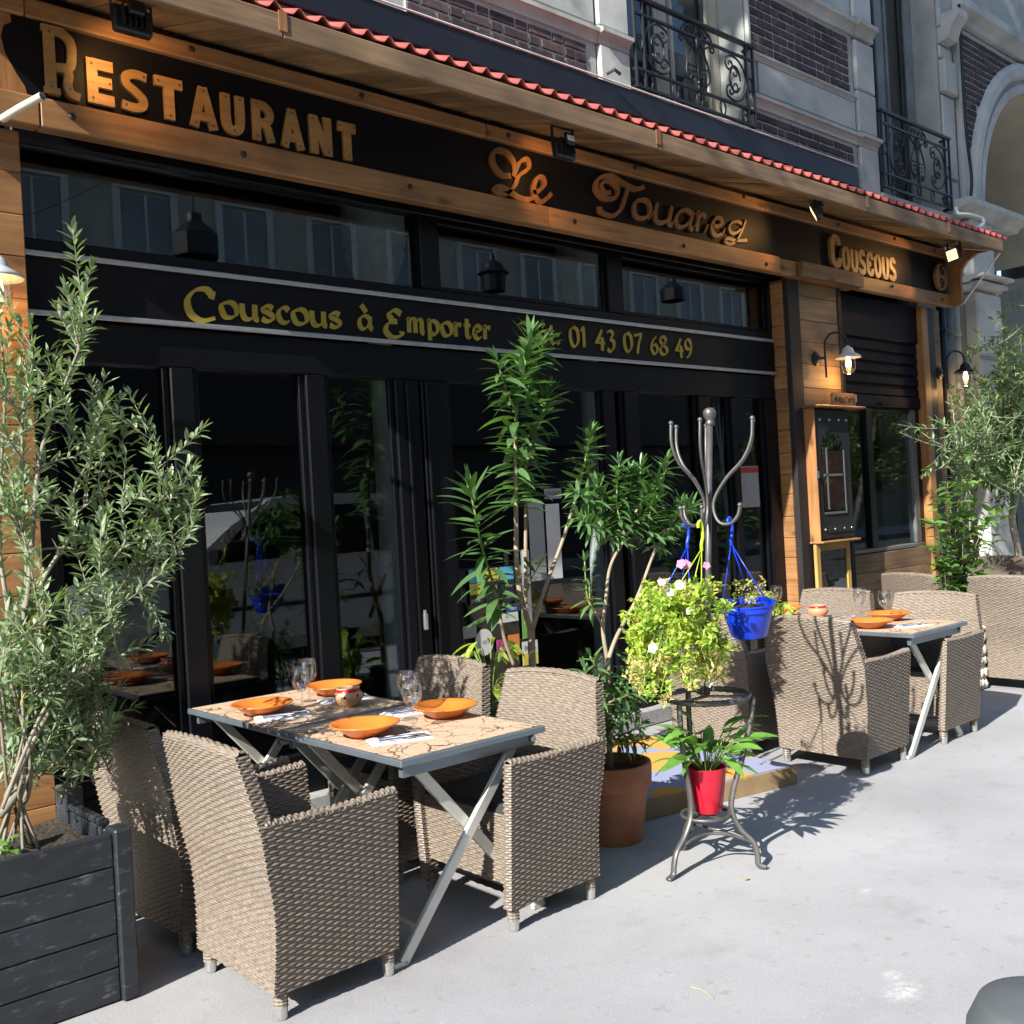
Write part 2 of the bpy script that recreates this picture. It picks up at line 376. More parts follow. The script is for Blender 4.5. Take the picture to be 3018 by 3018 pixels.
# ================================================================== the setting: ground
def ground_mat():
    m = bpy.data.materials.new('worn_pavement'); m.use_nodes = True
    nt = m.node_tree; N = nt.nodes; L = nt.links; b = N['Principled BSDF']
    tc = N.new('ShaderNodeTexCoord')
    def noise(s, d=6, r=.6):
        n = N.new('ShaderNodeTexNoise'); n.inputs['Scale'].default_value = s; n.inputs['Detail'].default_value = d; n.inputs['Roughness'].default_value = r
        L.new(tc.outputs['Object'], n.inputs[0]); return n.outputs[0]
    def rng_(x, a, b_, c, d):
        r = N.new('ShaderNodeMapRange'); [r.inputs[i + 1].__setattr__('default_value', k) for i, k in enumerate((a, b_, c, d))]; L.new(x, r.inputs[0]); return r.outputs[0]
    def mix(f, a, c):
        x = N.new('ShaderNodeMix'); x.data_type = 'RGBA'
        if isinstance(f, float): x.inputs[0].default_value = f
        else: L.new(f, x.inputs[0])
        for i, k in ((6, a), (7, c)):
            if isinstance(k, tuple): x.inputs[i].default_value = (*k, 1)
            else: L.new(k, x.inputs[i])
        return x.outputs[2]
    c = mix(rng_(noise(.55), .35, .65, 0, 1), (.275, .268, .272), (.365, .362, .365))
    c = mix(rng_(noise(3.2), .55, .72, 0, .5), c, (.23, .215, .215))
    c = mix(rng_(noise(14, 4, .7), .60, .70, 0, .5), c, (.18, .17, .165))
    c = mix(rng_(noise(45, 5, .75), .60, .72, 0, .5), c, (.20, .19, .185))
    c = mix(rng_(noise(6.3, 8, .75), .64, .74, 0, .55), c, (.50, .49, .48))
    c = mix(rng_(noise(160, 2), .56, .66, 0, .35), c, (.17, .165, .165))
    c = mix(rng_(noise(210, 2), .60, .68, 0, .35), c, (.58, .57, .56))
    # chalky scuffs
    for (x, y, rx, ry, amt) in ((3.05, 1.68, .10, .07, .75), (3.13, 1.76, .05, .04, .6), (2.05, 1.58, .13, .06, .75), (2.2, 1.66, .1, .05, .5), (3.75, 2.2, .05, .03, .4), (3.3, 1.1, .12, .05, .35)):
        sb = N.new('ShaderNodeVectorMath'); sb.operation = 'SUBTRACT'; sb.inputs[1].default_value = (x, y, 0); L.new(tc.outputs['Object'], sb.inputs[0])
        sc = N.new('ShaderNodeVectorMath'); sc.operation = 'MULTIPLY'; sc.inputs[1].default_value = (1 / rx, 1 / ry, 0); L.new(sb.outputs[0], sc.inputs[0])
        ln = N.new('ShaderNodeVectorMath'); ln.operation = 'LENGTH'; L.new(sc.outputs[0], ln.inputs[0])
        f = rng_(ln.outputs['Value'], .1, 1.0, 1, 0)
        nn = rng_(noise(34, 6, .8), .42, .62, 0, 1)
        mu = N.new('ShaderNodeMath'); mu.operation = 'MULTIPLY'; L.new(f, mu.inputs[0]); L.new(nn, mu.inputs[1])
        mu2 = N.new('ShaderNodeMath'); mu2.operation = 'MULTIPLY'; mu2.inputs[1].default_value = amt; L.new(mu.outputs[0], mu2.inputs[0])
        c = mix(mu2.outputs[0], c, (.66, .66, .64))
    # dark gum spots
    v = N.new('ShaderNodeTexVoronoi'); v.inputs['Scale'].default_value = 1.7; L.new(tc.outputs['Object'], v.inputs['Vector'])
    c = mix(rng_(v.outputs['Distance'], .025, .045, .45, 0), c, (.14, .13, .13))
    L.new(c, b.inputs['Base Color']); b.inputs['Roughness'].default_value = .82
    ad = N.new('ShaderNodeMath'); L.new(noise(120, 4), ad.inputs[0]); L.new(noise(9, 5), ad.inputs[1])
    bp = N.new('ShaderNodeBump'); bp.inputs['Strength'].default_value = .28; bp.inputs['Distance'].default_value = .006
    L.new(ad.outputs[0], bp.inputs['Height']); L.new(bp.outputs[0], b.inputs['Normal'])
    return m
gm = ground_mat()
o = MB().add([(-60, -.62, 0), (120, -.62, 0), (120, 30, 0), (-60, 30, 0)], [(0, 1, 2, 3)]).build('pavement', gm, base=(0, 0, 0)); tag(o, kind='structure')
o = MB().box(-60, 120, -.80, -.622, -.14, .002, .01).build('kerb', MT['kerb'], base=(0, -.7, 0)); tag(o, kind='structure')
o = MB().add([(-200, -200, -.13), (200, -200, -.13), (200, 60, -.13), (-200, 60, -.13)], [(0, 1, 2, 3)]).build('road', MT['asphalt'], base=(0, 0, -.13)); tag(o, kind='structure')
o = MB().box(-60, 120, -14, -10.5, -.12, .02).build('pavement', MT['kerb'], base=(0, -12, 0)); tag(o, kind='structure')

# ================================================================== the apartment building above the restaurant
WY = 5.10
bld = thing('apartment_building', (7, WY, 0), 'pale stone apartment building with brown brick panels above the restaurant roof', 'building')
wm = MB()
# backing wall with two window openings and the arch zone left open at x>11.43
H = 11.0
def wallbox(x0, x1, z0, z1, y=WY, d=.45): wm.box(x0, x1, y, y + d, z0, z1)
wallbox(-3, 5.955, 4.42, H); wallbox(7.505, 9.63, 4.42, H); wallbox(11.10, 11.43, 4.0, H)
wallbox(5.955, 7.505, 7.6, H); wallbox(9.63, 11.10, 7.6, H)
wallbox(5.955, 7.505, 4.42, 4.60); wallbox(9.63, 11.10, 4.0, 4.50)
wallbox(10.46, 11.10, 0, 3.998, 5.16, .4); wallbox(9.2, 9.63, 4.2, 4.42)
wallbox(11.102, 11.43, 0, 3.998, 5.16, .4)
wm.build('wall', MT['stone'], bld)
# plain backing behind the shopfront zone left of frame
MB().box(-3, 1.10, 5.0, 5.45, 0, 4.42).build('wall', MT['stone2'], bld)

def moulding(name, x0, x1, prof, mat, parent):
    """prof: (y, z) polygon swept along X"""
    mb = MB(); mb.prism(prof, lambda a, b, d: (d, a, b), x0, x1); return mb.build(name, mat, parent)
def ledge(x0, x1, z, h=.13, p=.07):
    y = WY - .002
    return moulding('ledge', x0, x1, [(y, z), (y, z + h), (y - p * .35, z + h), (y - p, z + h * .78), (y - p, z + h * .55), (y - p * .7, z + h * .5), (y - p * .45, z + h * .22), (y - p * .45, z)][::-1], MT['stone2'], bld)
ledge(2.4, 5.60, 4.985); ledge(5.604, 5.94, 4.985, .13, .10)
ledge(7.52, 9.26, 4.955); ledge(9.264, 9.62, 4.955, .13, .10)
ledge(7.56, 9.26, 5.375, .07, .05)
ledge(7.52, 9.26, 6.02, .17, .09); ledge(9.264, 9.62, 6.02, .17, .12)
ledge(2.4, 5.60, 5.9, .15, .09)
# raised stone blocks (quoins) and pilaster strips
def block(x0, x1, z0, z1, p, mat='stone2'): return MB().box(x0, x1, WY - p, WY - .001, z0, z1, .012).build('stone_block', MT[mat], bld)
for z0, z1, p in ((4.42, 4.955, .05), (5.09, 5.50, .05), (5.508, 5.99, .05), (6.2, 6.9, .05), (6.908, 7.5, .05)):
    block(9.275, 9.62, z0, z1, p)
for z0, z1, p in ((4.42, 4.983, .05), (5.12, 5.55, .05), (5.558, 6.1, .05)): block(5.612, 5.945, z0, z1, p)
for z0, z1 in ((5.09, 5.372),): block(7.66, 9.25, z0, z1, .03)
for z0, z1 in ((5.12, 5.89),): block(2.4, 5.595, z0, z1, .03)
block(7.57, 9.25, 6.2, 6.9, .03); block(7.508, 7.556, 4.42, 6.9, .04)
for z0, z1, p in ((4.45, 4.95, .03), (5.90, 6.26, .08), (4.98, 5.88, .03), (6.28, 6.42, .03), (6.62, 7.5, .05)): block(11.11, 11.40, z0, z1, p)
# small carved console on the pier
MB().prism([(5.098, 6.45), (5.098, 6.75), (4.86, 6.75), (4.86, 6.68), (4.93, 6.6), (4.98, 6.47)], lambda a, b, d: (d, a, b), 11.14, 11.36).build('console', MT['stone2'], bld)
# brick panels
bl = .215; bh = .060; jt = .016
bm_full = MB().box(-bl / 2, bl / 2, -.012, .03, -bh / 2, bh / 2, .005).mesh('brick', MT['brick'])
bm_half = MB().box(-bl / 4 + jt / 4, bl / 4 - jt / 4, -.012, .03, -bh / 2, bh / 2, .005).mesh('brick_half', MT['brick'])
def brick_panel(x0, x1, z0, z1, parent, y=WY - .012, keep=None, poly=None):
    pn = MB().prism(poly, lambda a, b, d: (a, d, b), y - .006, y + .011).build('brick_panel', MT['mortar'], parent) if poly else MB().box(x0, x1, y - .006, y + .011, z0, z1).build('brick_panel', MT['mortar'], parent)
    rows = int((z1 - z0) / (bh + jt)); n = 0
    for r in range(rows):
        z = z0 + jt + bh / 2 + r * (bh + jt)
        x = x0 + .005; k = r % 2
        while x < x1 - .07:
            L_ = bl / 2 - jt / 2 if k % 2 else bl
            if x + L_ > x1 - .002: L_ = bl / 2 - jt / 2
            if x + L_ > x1 + .001: break
            cx = x + L_ / 2
            if keep is None or keep(cx, z, L_):
                b_ = inst('brick', bm_full if L_ > .15 else bm_half, pn, (cx, y - .004 + random.uniform(-.003, .003), z), rot=(random.uniform(-.012, .012), 0, random.uniform(-.012, .012)))
                n += 1
            x += L_ + jt; k += 1
    return pn
brick_panel(3.88, 5.595, 4.72, 4.985, bld)
brick_panel(7.565, 9.255, 4.69, 4.955, bld)
brick_panel(7.565, 9.255, 5.447, 6.02, bld)
# reveals, windows
def window_bay(x0, x1, z0, frame_mat, curtain):
    wp = MB().box(x0 + .12, x1 - .12, WY + .30, WY + .34, z0 + .02, 7.58)
    wp_ = wp.build('window_pane', MT['winglass'], bld)
    mb = MB()
    for a, b_ in ((x0 + .001, x0 + .14), (x1 - .14, x1 - .001), ((x0 + x1) / 2 - .07, (x0 + x1) / 2 + .07)): mb.box(a, b_, WY + .26, WY + .36, z0, 7.598, .012)
    mb.box(x0 + .14, x1 - .14, WY + .262, WY + .358, z0, z0 + .12, .01)
    for a in (x0 + .17, (x0 + x1) / 2 - .12, (x0 + x1) / 2 + .09, x1 - .2): mb.box(a, a + .03, WY + .245, WY + .262, z0 + .1, 7.59)
    mb.build('window_frame', frame_mat, bld)
    MB().box(x0, x1, WY + .44, WY + .47, z0, 7.6).build('curtain', curtain, bld)
    MB().box(x0 + .001, x1 - .001, WY - .06, WY + .44, z0 - .05, z0 - .002, .01).build('sill', MT['stone2'], bld)
window_bay(5.956, 7.504, 4.66, MT['beige'], MT['curtain'])
window_bay(9.631, 11.099, 4.56, MT['flash'], MT['curtain'])
# steel lintel above the awning and grey strip under it
MB().box(1.0, 9.10, 5.0, 5.097, 4.50, 4.69, .006).build('steel_lintel', MT['steel'], bld)
MB().box(1.0, 5.3, 5.03, 5.094, 4.40, 4.498).build('render_strip', MT['flash'], bld)
MB().tube([(1.0, 4.995, 4.697), (9.1, 4.995, 4.697)], .007, 6).build('cable', MT['white'], bld)  # white tube shaped as the highlight on the lintel's top edge, not a cable
# small bracket bolted at the pier foot
MB().tube([(5.58, 4.97, 4.72), (5.62, 4.93, 4.75), (5.68, 4.93, 4.73)], .014, 6).build('bracket', MT['stand'], bld)

# ------------------------------------------------------------------ balcony railings
def spiral(cx, cz, r0, turns, a0, sgn=1, n=26, r1=.012):
    out = []
    for i in range(n + 1):
        t = i / n; a = a0 + sgn * turns * 2 * pi * t; r = r0 + (r1 - r0) * t ** .8
        out.append((cx + r * cos(a), cz + r * sin(a)))
    return out
def railing(x0, x1, z0, z1, y, label):
    th = thing('balcony_railing', ((x0 + x1) / 2, y, z0), label, 'railing', 'wrought iron window railings')
    W = x1 - x0; Hh = z1 - z0; xc = (x0 + x1) / 2
    mb = MB()
    mb.box(x0 - .01, x1 + .01, y - .025, y + .025, z1 - .03, z1, .008)
    mb.build('handrail', MT['iron'], th)
    for z in (z1 - .135, z0 + .145, z0 + .012):
        MB().box(x0, x1, y - .012, y + .012, z - .011, z + .011, .003).build('rail', MT['iron'], th)
    for x in (x0 + .012, x0 + .11, x1 - .11, x1 - .012):
        MB().box(x - .011, x + .011, y - .011, y + .011, z0, z1 - .03, .003).build('upright', MT['iron'], th)
    for sx in (-1, 1):   # returns to the wall
        xx = x0 + .012 if sx < 0 else x1 - .012
        for z in (z1 - .015, z0 + .145, z0 + .012): MB().obox((xx, y, z), (xx, WY + .02, z), .02, .02).build('return_bar', MT['iron'], th)
    def put(name, pts2, r=.0085, sgn=1):
        pts = [(xc + sgn * px, y, z0 + pz) for px, pz in pts2]
        MB().tube(pts, r, 6).build(name, MT['iron'], th, smooth=True)
    zb, zt = .155, Hh - .145; zm = (zb + zt) / 2; hw = W / 2 - .12
    for s in (-1, 1):
        # big C scroll
        R = (zt - zb) * .46; cx = hw - R * .95
        arc = [(cx + R * .95 * cos(a), zm + R * sin(a)) for a in [radians(k) for k in range(-120, 121, 12)]]
        head = spiral(cx + R * .95 * cos(radians(120)) + .045, zm + R * sin(radians(120)) - .05, .068, 1.2, radians(140), 1)
        tail = spiral(cx + R * .95 * cos(radians(-120)) + .045, zm + R * sin(radians(-120)) + .05, .068, 1.2, radians(-140), -1)
        put('scroll', tail[::-1] + arc + head, sgn=s)
        # inner wreath
        put('scroll', [(cx + .02 + .075 * cos(a), zm + .11 * sin(a)) for a in [radians(k) for k in range(0, 331, 15)]], .008, s)
        put('scroll', spiral(cx + .02, zm + .05, .06, 1.1, radians(200), -1, 16), .008, s)
        put('scroll', spiral(cx + .02, zm - .06, .06, 1.1, radians(160), 1, 16), .008, s)
        # S scrolls flanking the lyre
        sp = spline([(.05, zt - .02, 0), (.075, zm + .12, 0), (.13, zm + .02, 0), (.15, zm - .1, 0), (.10, zb + .05, 0)], 5)
        put('scroll', [(p.x, p.y) for p in sp] + spiral(.085, zb + .075, .035, 1.1, radians(-60), -1, 14), sgn=s)
        put('scroll', spiral(.20, zt - .03, .045, 1.2, radians(100), 1, 18), sgn=s)
        put('scroll', [(p.x, p.y) for p in spline([(.012, zm - .02, 0), (.03, zm + .1, 0), (.09, zt - .06, 0), (.14, zt - .03, 0)], 5)], .009, s)
        # small crest scrolls above the middle rail
        put('scroll', spiral(.05, Hh - .085, .038, 1.2, radians(250), -1, 18), .007, s)
        put('scroll', spiral(.125, Hh - .09, .032, 1.2, radians(250), -1, 16), .007, s)
        put('scroll', [(p.x, p.y) for p in spline([(.0, Hh - .035, 0), (.09, Hh - .04, 0), (.17, Hh - .08, 0), (.20, Hh - .135, 0)], 5)], .008, s)
    put('lyre_stem', [(0, zb - .02), (0, zt)], .016)
    MB().lathe([(.001, 0), (.03, .02), (.018, .05), (.034, .09), (.001, .13)], (xc, y, z0 + zm + .1), 8).build('finial', MT['iron'], th, smooth=True); MB().lathe([(.001, 0), (.026, .03), (.012, .06), (.02, .08), (.001, .1)], (xc, y, z0 + zb - .02), 8).build('finial', MT['iron'], th, smooth=True)
    for k, z in enumerate((zm - .02, zm - .06, zm - .10)): put('lyre_bar', [(-.12 + .015 * k, z), (.12 - .015 * k, z)], .007)
    n = 5
    for i in range(n):   # rings in the bottom band
        x = -hw + .04 + (2 * hw - .08) * i / (n - 1)
        put('ring', [(x + .036 * cos(a), .078 + .058 * sin(a)) for a in [2 * pi * k / 18 for k in range(19)]], .008)
    for s in (-1, 1):
        put('ring', [(hw + .055 + .032 * cos(a), zm + .06 * sin(a)) for a in [2 * pi * k / 16 for k in range(17)]], .008, s)
    return th
railing(5.96, 7.50, 4.735, 5.44, 5.02, 'black wrought iron window railing with scrolls above the middle of the sign')
railing(9.63, 11.10, 4.60, 5.38, 5.02, 'black wrought iron window railing beside the arch, at the end of the awning')

# ------------------------------------------------------------------ arch building on the right
arch = thing('archway_building', (13.7, 5.1, 0), 'stone gateway building with a tall round arch and brick spandrel', 'building')
AC = (13.72, 4.72); AR = 1.72; AO = 2.08
def arc(r, a0, a1, n): return [(AC[0] + r * cos(a0 + (a1 - a0) * i / n), AC[1] + r * sin(a0 + (a1 - a0) * i / n)) for i in range(n + 1)]
mb = MB(); n = 28
# spandrel wall (ring of quads from archivolt outer radius to a rectangle)
x0, x1, zt = 11.434, 16.1, 9.5
A_ = arc(AR + .05, pi, 0, n)
top = [(x0 + (x1 - x0) * i / n, zt) for i in range(n + 1)]
vs = [(a, WY, b) for a, b in A_] + [(a, WY, b) for a, b in top]
fs = [(i, i + 1, n + 2 + i, n + 1 + i) for i in range(n)]
mb.add(vs, fs)
mb.add([(x0, WY, 4.72), (A_[0][0], WY, 4.72), (x0, WY, zt)], [(0, 1, 2)])
mb.add([(x1, WY, 4.72), (A_[-1][0], WY, 4.72), (x1, WY, zt)], [(0, 2, 1)])
mb.box(x0, 12.0, WY, 6.6, 0, 4.55); mb.box(15.44, x1, WY, 6.6, 0, 4.55)
mb.box(x0, x1, WY + .01, 6.6, 6.9, zt)
mb.box(x1 + .002, 40, 5.0, 6.6, 0, 10)
mb.build('wall', MT['stone'], arch)
mb = MB()      # intrados, the vault inside
I0 = arc(AR, pi, 0, n); D = 6.5
mb.add([(a, WY + .001, b) for a, b in I0] + [(a, D, b) for a, b in I0], [(i, i + 1, n + 2 + i, n + 1 + i) for i in range(n)])
mb.build('vault', MT['beige'], arch, smooth=True)
for i in range(13):  # voussoir mouldings
    pass
mb = MB()
prof = [(AR, 0), (AR, -.05), (AR + .1, -.05), (AR + .1, -.02), (AR + .16, -.02), (AR + .2, -.09), (AR + .3, -.09), (AR + .36, -.03), (AR + .36, 0)]
vs = []; m_ = len(prof)
for i in range(n + 1):
    a = pi - pi * i / n
    for r, dy in prof: vs.append((AC[0] + r * cos(a), WY + dy - .001, AC[1] + r * sin(a)))
mb.add(vs, [(i * m_ + k, i * m_ + k + 1, (i + 1) * m_ + k + 1, (i + 1) * m_ + k) for i in range(n) for k in range(m_ - 1)])
mb.build('archivolt', MT['stone2'], arch, angle=30)
apn = [(11.63, 6.75), (11.63, 4.95)] + [(AC[0] + (AO - .12) * cos(a), AC[1] + (AO - .12) * sin(a)) for a in [radians(k) for k in range(173, 89, -4)]] + [(13.7, 6.75)]
brick_panel(11.63, 13.7, 4.95, 6.75, arch, keep=lambda x, z, L_: hypot(x - AC[0], z - AC[1]) > AO - .06, poly=apn)
def amould(x0, x1, z, h, p): return moulding('cornice', x0, x1, [(WY - .002, z), (WY - p * .4, z), (WY - p * .5, z + h * .3), (WY - p, z + h * .6), (WY - p, z + h), (WY - .002, z + h)], MT['stone2'], arch)
amould(11.44, 16, 6.78, .22, .16)
amould(11.12, 12.72, 4.56, .15, .26)
MB().box(11.40, 12.02, WY - .16, WY - .003, 0, 3.74, .02).build('pilaster', MT['stone2'], arch)
MB().box(11.40, 12.02, WY - .175, WY - .161, 2.99, 3.03).build('joint_band', MT['flash'], arch)
amould(11.36, 12.08, 3.742, .10, .22); amould(11.33, 12.11, 3.845, .07, .28)
MB().box(11.44, 12.0, WY - .12, WY - .003, 3.92, 4.555, .015).build('impost', MT['stone2'], arch)
MB().box(11.46, 11.60, WY - .07, WY - .003, 4.72, 6.77, .012).build('stone_strip', MT['stone2'], arch)
# keystone-side moulding
MB().box(13.5, 13.94, WY - .2, WY - .1, 6.42, 6.98, .03).build('keystone', MT['stone2'], arch)
# inner back wall with mouldings and a dark doorway with an iron gate
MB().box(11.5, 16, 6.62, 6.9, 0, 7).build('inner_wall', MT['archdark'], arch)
for z, h, p in ((3.9, .12, .1), (3.5, .08, .07), (4.3, .1, .12), (3.15, .06, .05)):
    moulding('inner_moulding', 12.0, 15.4, [(6.618, z), (6.618 - p, z + h * .5), (6.618 - p, z + h), (6.618, z + h)], MT['archdark'], arch)
gate = thing('iron_gate', (13.5, 6.3, 0), 'dark iron gate with a pointed ornate finial inside the archway', 'gate')
for i in range(27):
    x = 12.05 + i * .13
    MB().tube([(x, 6.3, .02), (x, 6.3, 2.9)], .013, 6).build('bar', MT['iron'], gate)
for z in (.25, 1.05, 2.35, 2.8): MB().box(12.0, 15.4, 6.28, 6.32, z, z + .04).build('rail', MT['iron'], gate)
MB().box(12.02, 15.4, 6.32, 6.335, .02, 1.05).build('kick_plate', MT['iron'], gate)
for cx in (12.72, 14.2):
    MB().box(cx - .07, cx + .07, 6.24, 6.36, 0, 3.2, .02).lathe([(.09, 3.2), (.12, 3.26), (.05, 3.34), (.09, 3.45), (.03, 3.56), (.05, 3.64), (.001, 3.95)], (cx, 6.3, 0), 8).build('gate_post', MT['iron'], gate)
    for s in (-1, 1):
        MB().tube([(cx + s * (px), 6.3, pz) for px, pz in spiral(.2, 3.28, .12, 1.3, radians(200), 1, 20)], .016, 6).build('scroll', MT['iron'], gate)
        MB().tube([(cx + s * (px), 6.3, pz) for px, pz in spiral(.24, 2.55, .13, 1.3, radians(160), -1, 20)], .014, 6).build('scroll', MT['iron'], gate)
# pipes on the wall between shop and arch
def pipe(x, r, mat, z0, z1, label, y=5.0):
    p = thing('drain_pipe', (x, y, z0), label, 'pipe')
    MB().tube([(x, y, z0), (x, y, z1)], r, 12).build('tube', mat, p, smooth=True)
    for z in (1.0, 2.2, 3.25): MB().lathe([(r + .008, -.02), (r + .012, 0), (r + .008, .02)], (x, y, z), 12).box(x - .015, x + .015, y, 5.165, z - .012, z + .012).build('collar', mat, p)
pipe(10.60, .045, MT['steel'], .0, 3.95, 'dark drain pipe at the end of the shop front', 4.98)
pipe(10.86, .055, MT['flash'], .0, 3.98, 'thick grey drain pipe on the stone wall', 5.03)
pipe(11.10, .04, MT['beige'], .0, 3.98, 'slim cream drain pipe beside the stone pilaster', 5.05)
ca = MB().tube(spline([(11.42, 4.97, 6.9), (11.40, 4.96, 5.6), (11.45, 4.95, 5.0), (11.38, 4.95, 4.72)], 8), .018, 6); ca_ = ca.build('wall_cable', MT['iron'], smooth=True); tag(ca_, 'dark cable running down the stone pier beside the arch', 'cable')
cb = MB().tube(spline([at(2818, 615, Y=4.8), at(2825, 630, Y=4.75), at(2860, 633, Y=4.7), at(2895, 645, Y=4.65), at(2897, 660, Y=4.62), at(2880, 672, Y=4.6), at(2862, 680, Y=4.6)], 8), .018, 8); cb_ = cb.build('loose_cable', MT['white'], smooth=True); tag(cb_, 'loose white cable looping over the end of the awning', 'cable')

# ------------------------------------------------------------------ across the street (seen as reflections)
opp = thing('street_building', (18, -14, 0), 'long pale apartment building across the street, reflected in the glass', 'building')
MB().box(-30, 70, -15, -14, 0, 19).build('wall', MT['oppstone'], opp)
ow = MB().box(-.6, .6, -14.02, -13.97, 0, 2.1).mesh('opp_window', MT['opane'], (0, -14, 0))
of = MB().box(-.72, .72, -14.06, -13.96, -.14, 0).box(-.8, -.62, -14.01, -13.93, 0, 2.2).box(.62, .8, -14.01, -13.93, 0, 2.2).box(-.8, .8, -14.01, -13.9, 2.2, 2.45).box(-.03, .03, -14, -13.94, 0, 2.1).mesh('opp_frame', MT['white'], (0, -14, 0))
MB().box(-30, 70, -13.99, -13.4, 0, 3.6).build('shop_row', MT['shopdark'], opp); MB().box(-30, 70, -13.99, -12.9, 3.602, 6.2).build('shop_awnings', MT['shopdark'], opp)
for fl in range(2, 5):
    for i in range(22):
        x = -8 + i * 2.6; z = 1.0 + fl * 3.3
        wv = inst('window', ow, opp, (x, -14, z)); inst('frame', of, opp, (x, -14, z))
for fl in range(2, 6): MB().box(-30, 70, -13.99, -13.75, .3 + fl * 3.3, .55 + fl * 3.3).build('string_course', MT['oppstone'], opp)
# ================================================================== the shop front
SY = 4.80      # face of the sign beams
GY = 5.05      # glass
sign = thing('shop_sign', (5.9, SY, 3.44), 'long black fascia sign with cut-out wooden letters framed by pine beams', 'sign')
MB().box(1.45, 10.46, SY + .012, SY + .06, 3.50, 3.99).build('sign_board', MT['signblack'], sign)
def beam_run(z0, z1, y0, y1, joints, name='beam'):
    for a, b_ in zip(joints[:-1], joints[1:]):
        MB().box(a + .0015, b_ - .0015, y0, y1, z0, z1, .006).build(name, MT['pine'], sign)
beam_run(3.44, 3.575, SY - .03, SY + .05, [1.15, 1.56, 4.72, 7.36], 'lower_beam')
beam_run(3.44, 3.565, SY - .022, SY + .05, [7.365, 8.58, 10.44], 'lower_beam')
beam_run(3.93, 4.016, SY - .025, SY + .05, [1.15, 1.52, 4.22, 7.2, 10.44], 'upper_beam')
MB().box(1.15, 1.57, SY - .005, SY + .05, 3.577, 3.928).build('end_board', MT['pine_z'], sign)
MB().box(1.0, 10.46, SY + .036, SY + .08, 4.017, 4.2).build('head_board', MT['black'], sign)
# amphora silhouette at the left end
am = [(0, .0), (.05, .0), (.06, .04), (.10, .09), (.15, .17), (.165, .24), (.15, .29), (.11, .315), (.115, .35), (0, .35)]
poly = [(1.56 + x * .85, 3.578 + z) for x, z in am] + [(1.56 - x * .85, 3.578 + z) for x, z in am[::-1][1:-1]]
MB().prism(poly, lambda a, b, d: (a, d, b), SY - .0065, SY + .01).build('amphora_emblem', MT['signblack'], sign)
# bolts and knots along the beams
bolt = MB().lathe([(.016, 0), (.016, .006), (.010, .012), (.0005, .013)], (0, 0, 0), 10).mesh('bolt', MT['iron'])
for x in (1.7, 2.55, 3.6, 4.95, 6.1, 7.15, 9.2, 10.2): inst('bolt', bolt, sign, (x, SY - .031, 3.505 + random.uniform(-.02, .02)), rot=(pi / 2, 0, 0))
for x in (2.3, 3.3, 4.4, 5.6, 6.9, 8.3, 9.3, 10.1): inst('bolt', bolt, sign, (x, SY - .026, 3.98 + random.uniform(-.015, .015)), rot=(pi / 2, 0, 0))

# ------------------------------------------------------------------ lettering
def cr2(pts, n=7): return [(p.x, p.y) for p in spline([(a, b, 0) for a, b in pts], n)]
class Pen:
    """draws strokes as flat extruded ribbons on a vertical board; wid: constant pen, or broad nib at an angle"""
    def __init__(s, ox, oz, sx, sz, y, depth, w, nib=None, slant=0, thin=.25):
        s.ox, s.oz, s.sx, s.sz, s.y, s.d, s.w, s.nib, s.sl, s.thin = ox, oz, sx, sz, y, depth, w, nib, slant, thin
        s.mb = MB(); s.k = 0
    def P(s, a, b): return (s.ox + (a + s.sl * b) * s.sx, s.oz + b * s.sz)
    def stroke(s, pts, smooth=True, w=None, taper=None):
        q = cr2(pts) if smooth and len(pts) > 2 else list(pts)
        q = [s.P(*p) for p in q]; n = len(q); Lf = []; Rt = []
        for i, p in enumerate(q):
            a = q[max(i - 1, 0)]; b = q[min(i + 1, n - 1)]
            tx, tz = b[0] - a[0], b[1] - a[1]; l = hypot(tx, tz) or 1; tx /= l; tz /= l
            nx, nz = -tz, tx
            ww = (w or s.w) * s.sz
            if s.nib is not None:
                f = abs(nx * cos(s.nib) + nz * sin(s.nib)); ww *= s.thin + (1 - s.thin) * f
            if taper:
                t = i / (n - 1); ww *= taper[0] + (taper[1] - taper[0]) * t
            # mitre for polylines
            if not smooth and 0 < i < n - 1:
                d1 = (q[i][0] - a[0], q[i][1] - a[1]); d2 = (b[0] - q[i][0], b[1] - q[i][1])
                l1 = hypot(*d1); l2 = hypot(*d2); c_ = (d1[0] * d2[0] + d1[1] * d2[1]) / (l1 * l2)
                ww *= min(1.6, 1 / max(.35, sqrt(max(.02, (1 + c_) / 2))))
            Lf.append((p[0] + nx * ww / 2, p[1] + nz * ww / 2)); Rt.append((p[0] - nx * ww / 2, p[1] - nz * ww / 2))
        dd = s.y - s.d - s.k * .0007; s.k += 1
        vs = [(x, dd, z) for x, z in Lf] + [(x, dd, z) for x, z in Rt] + [(x, s.y, z) for x, z in Lf] + [(x, s.y, z) for x, z in Rt]
        fs = []
        for i in range(n - 1):
            fs += [(i, i + 1, n + i + 1, n + i), (2 * n + i, 2 * n + i + 1, i + 1, i), (n + i, n + i + 1, 3 * n + i + 1, 3 * n + i)]
        fs += [(0, n, 3 * n, 2 * n), (n - 1, 3 * n - 1, 4 * n - 1, 2 * n - 1)]
        s.mb.add(vs, fs)
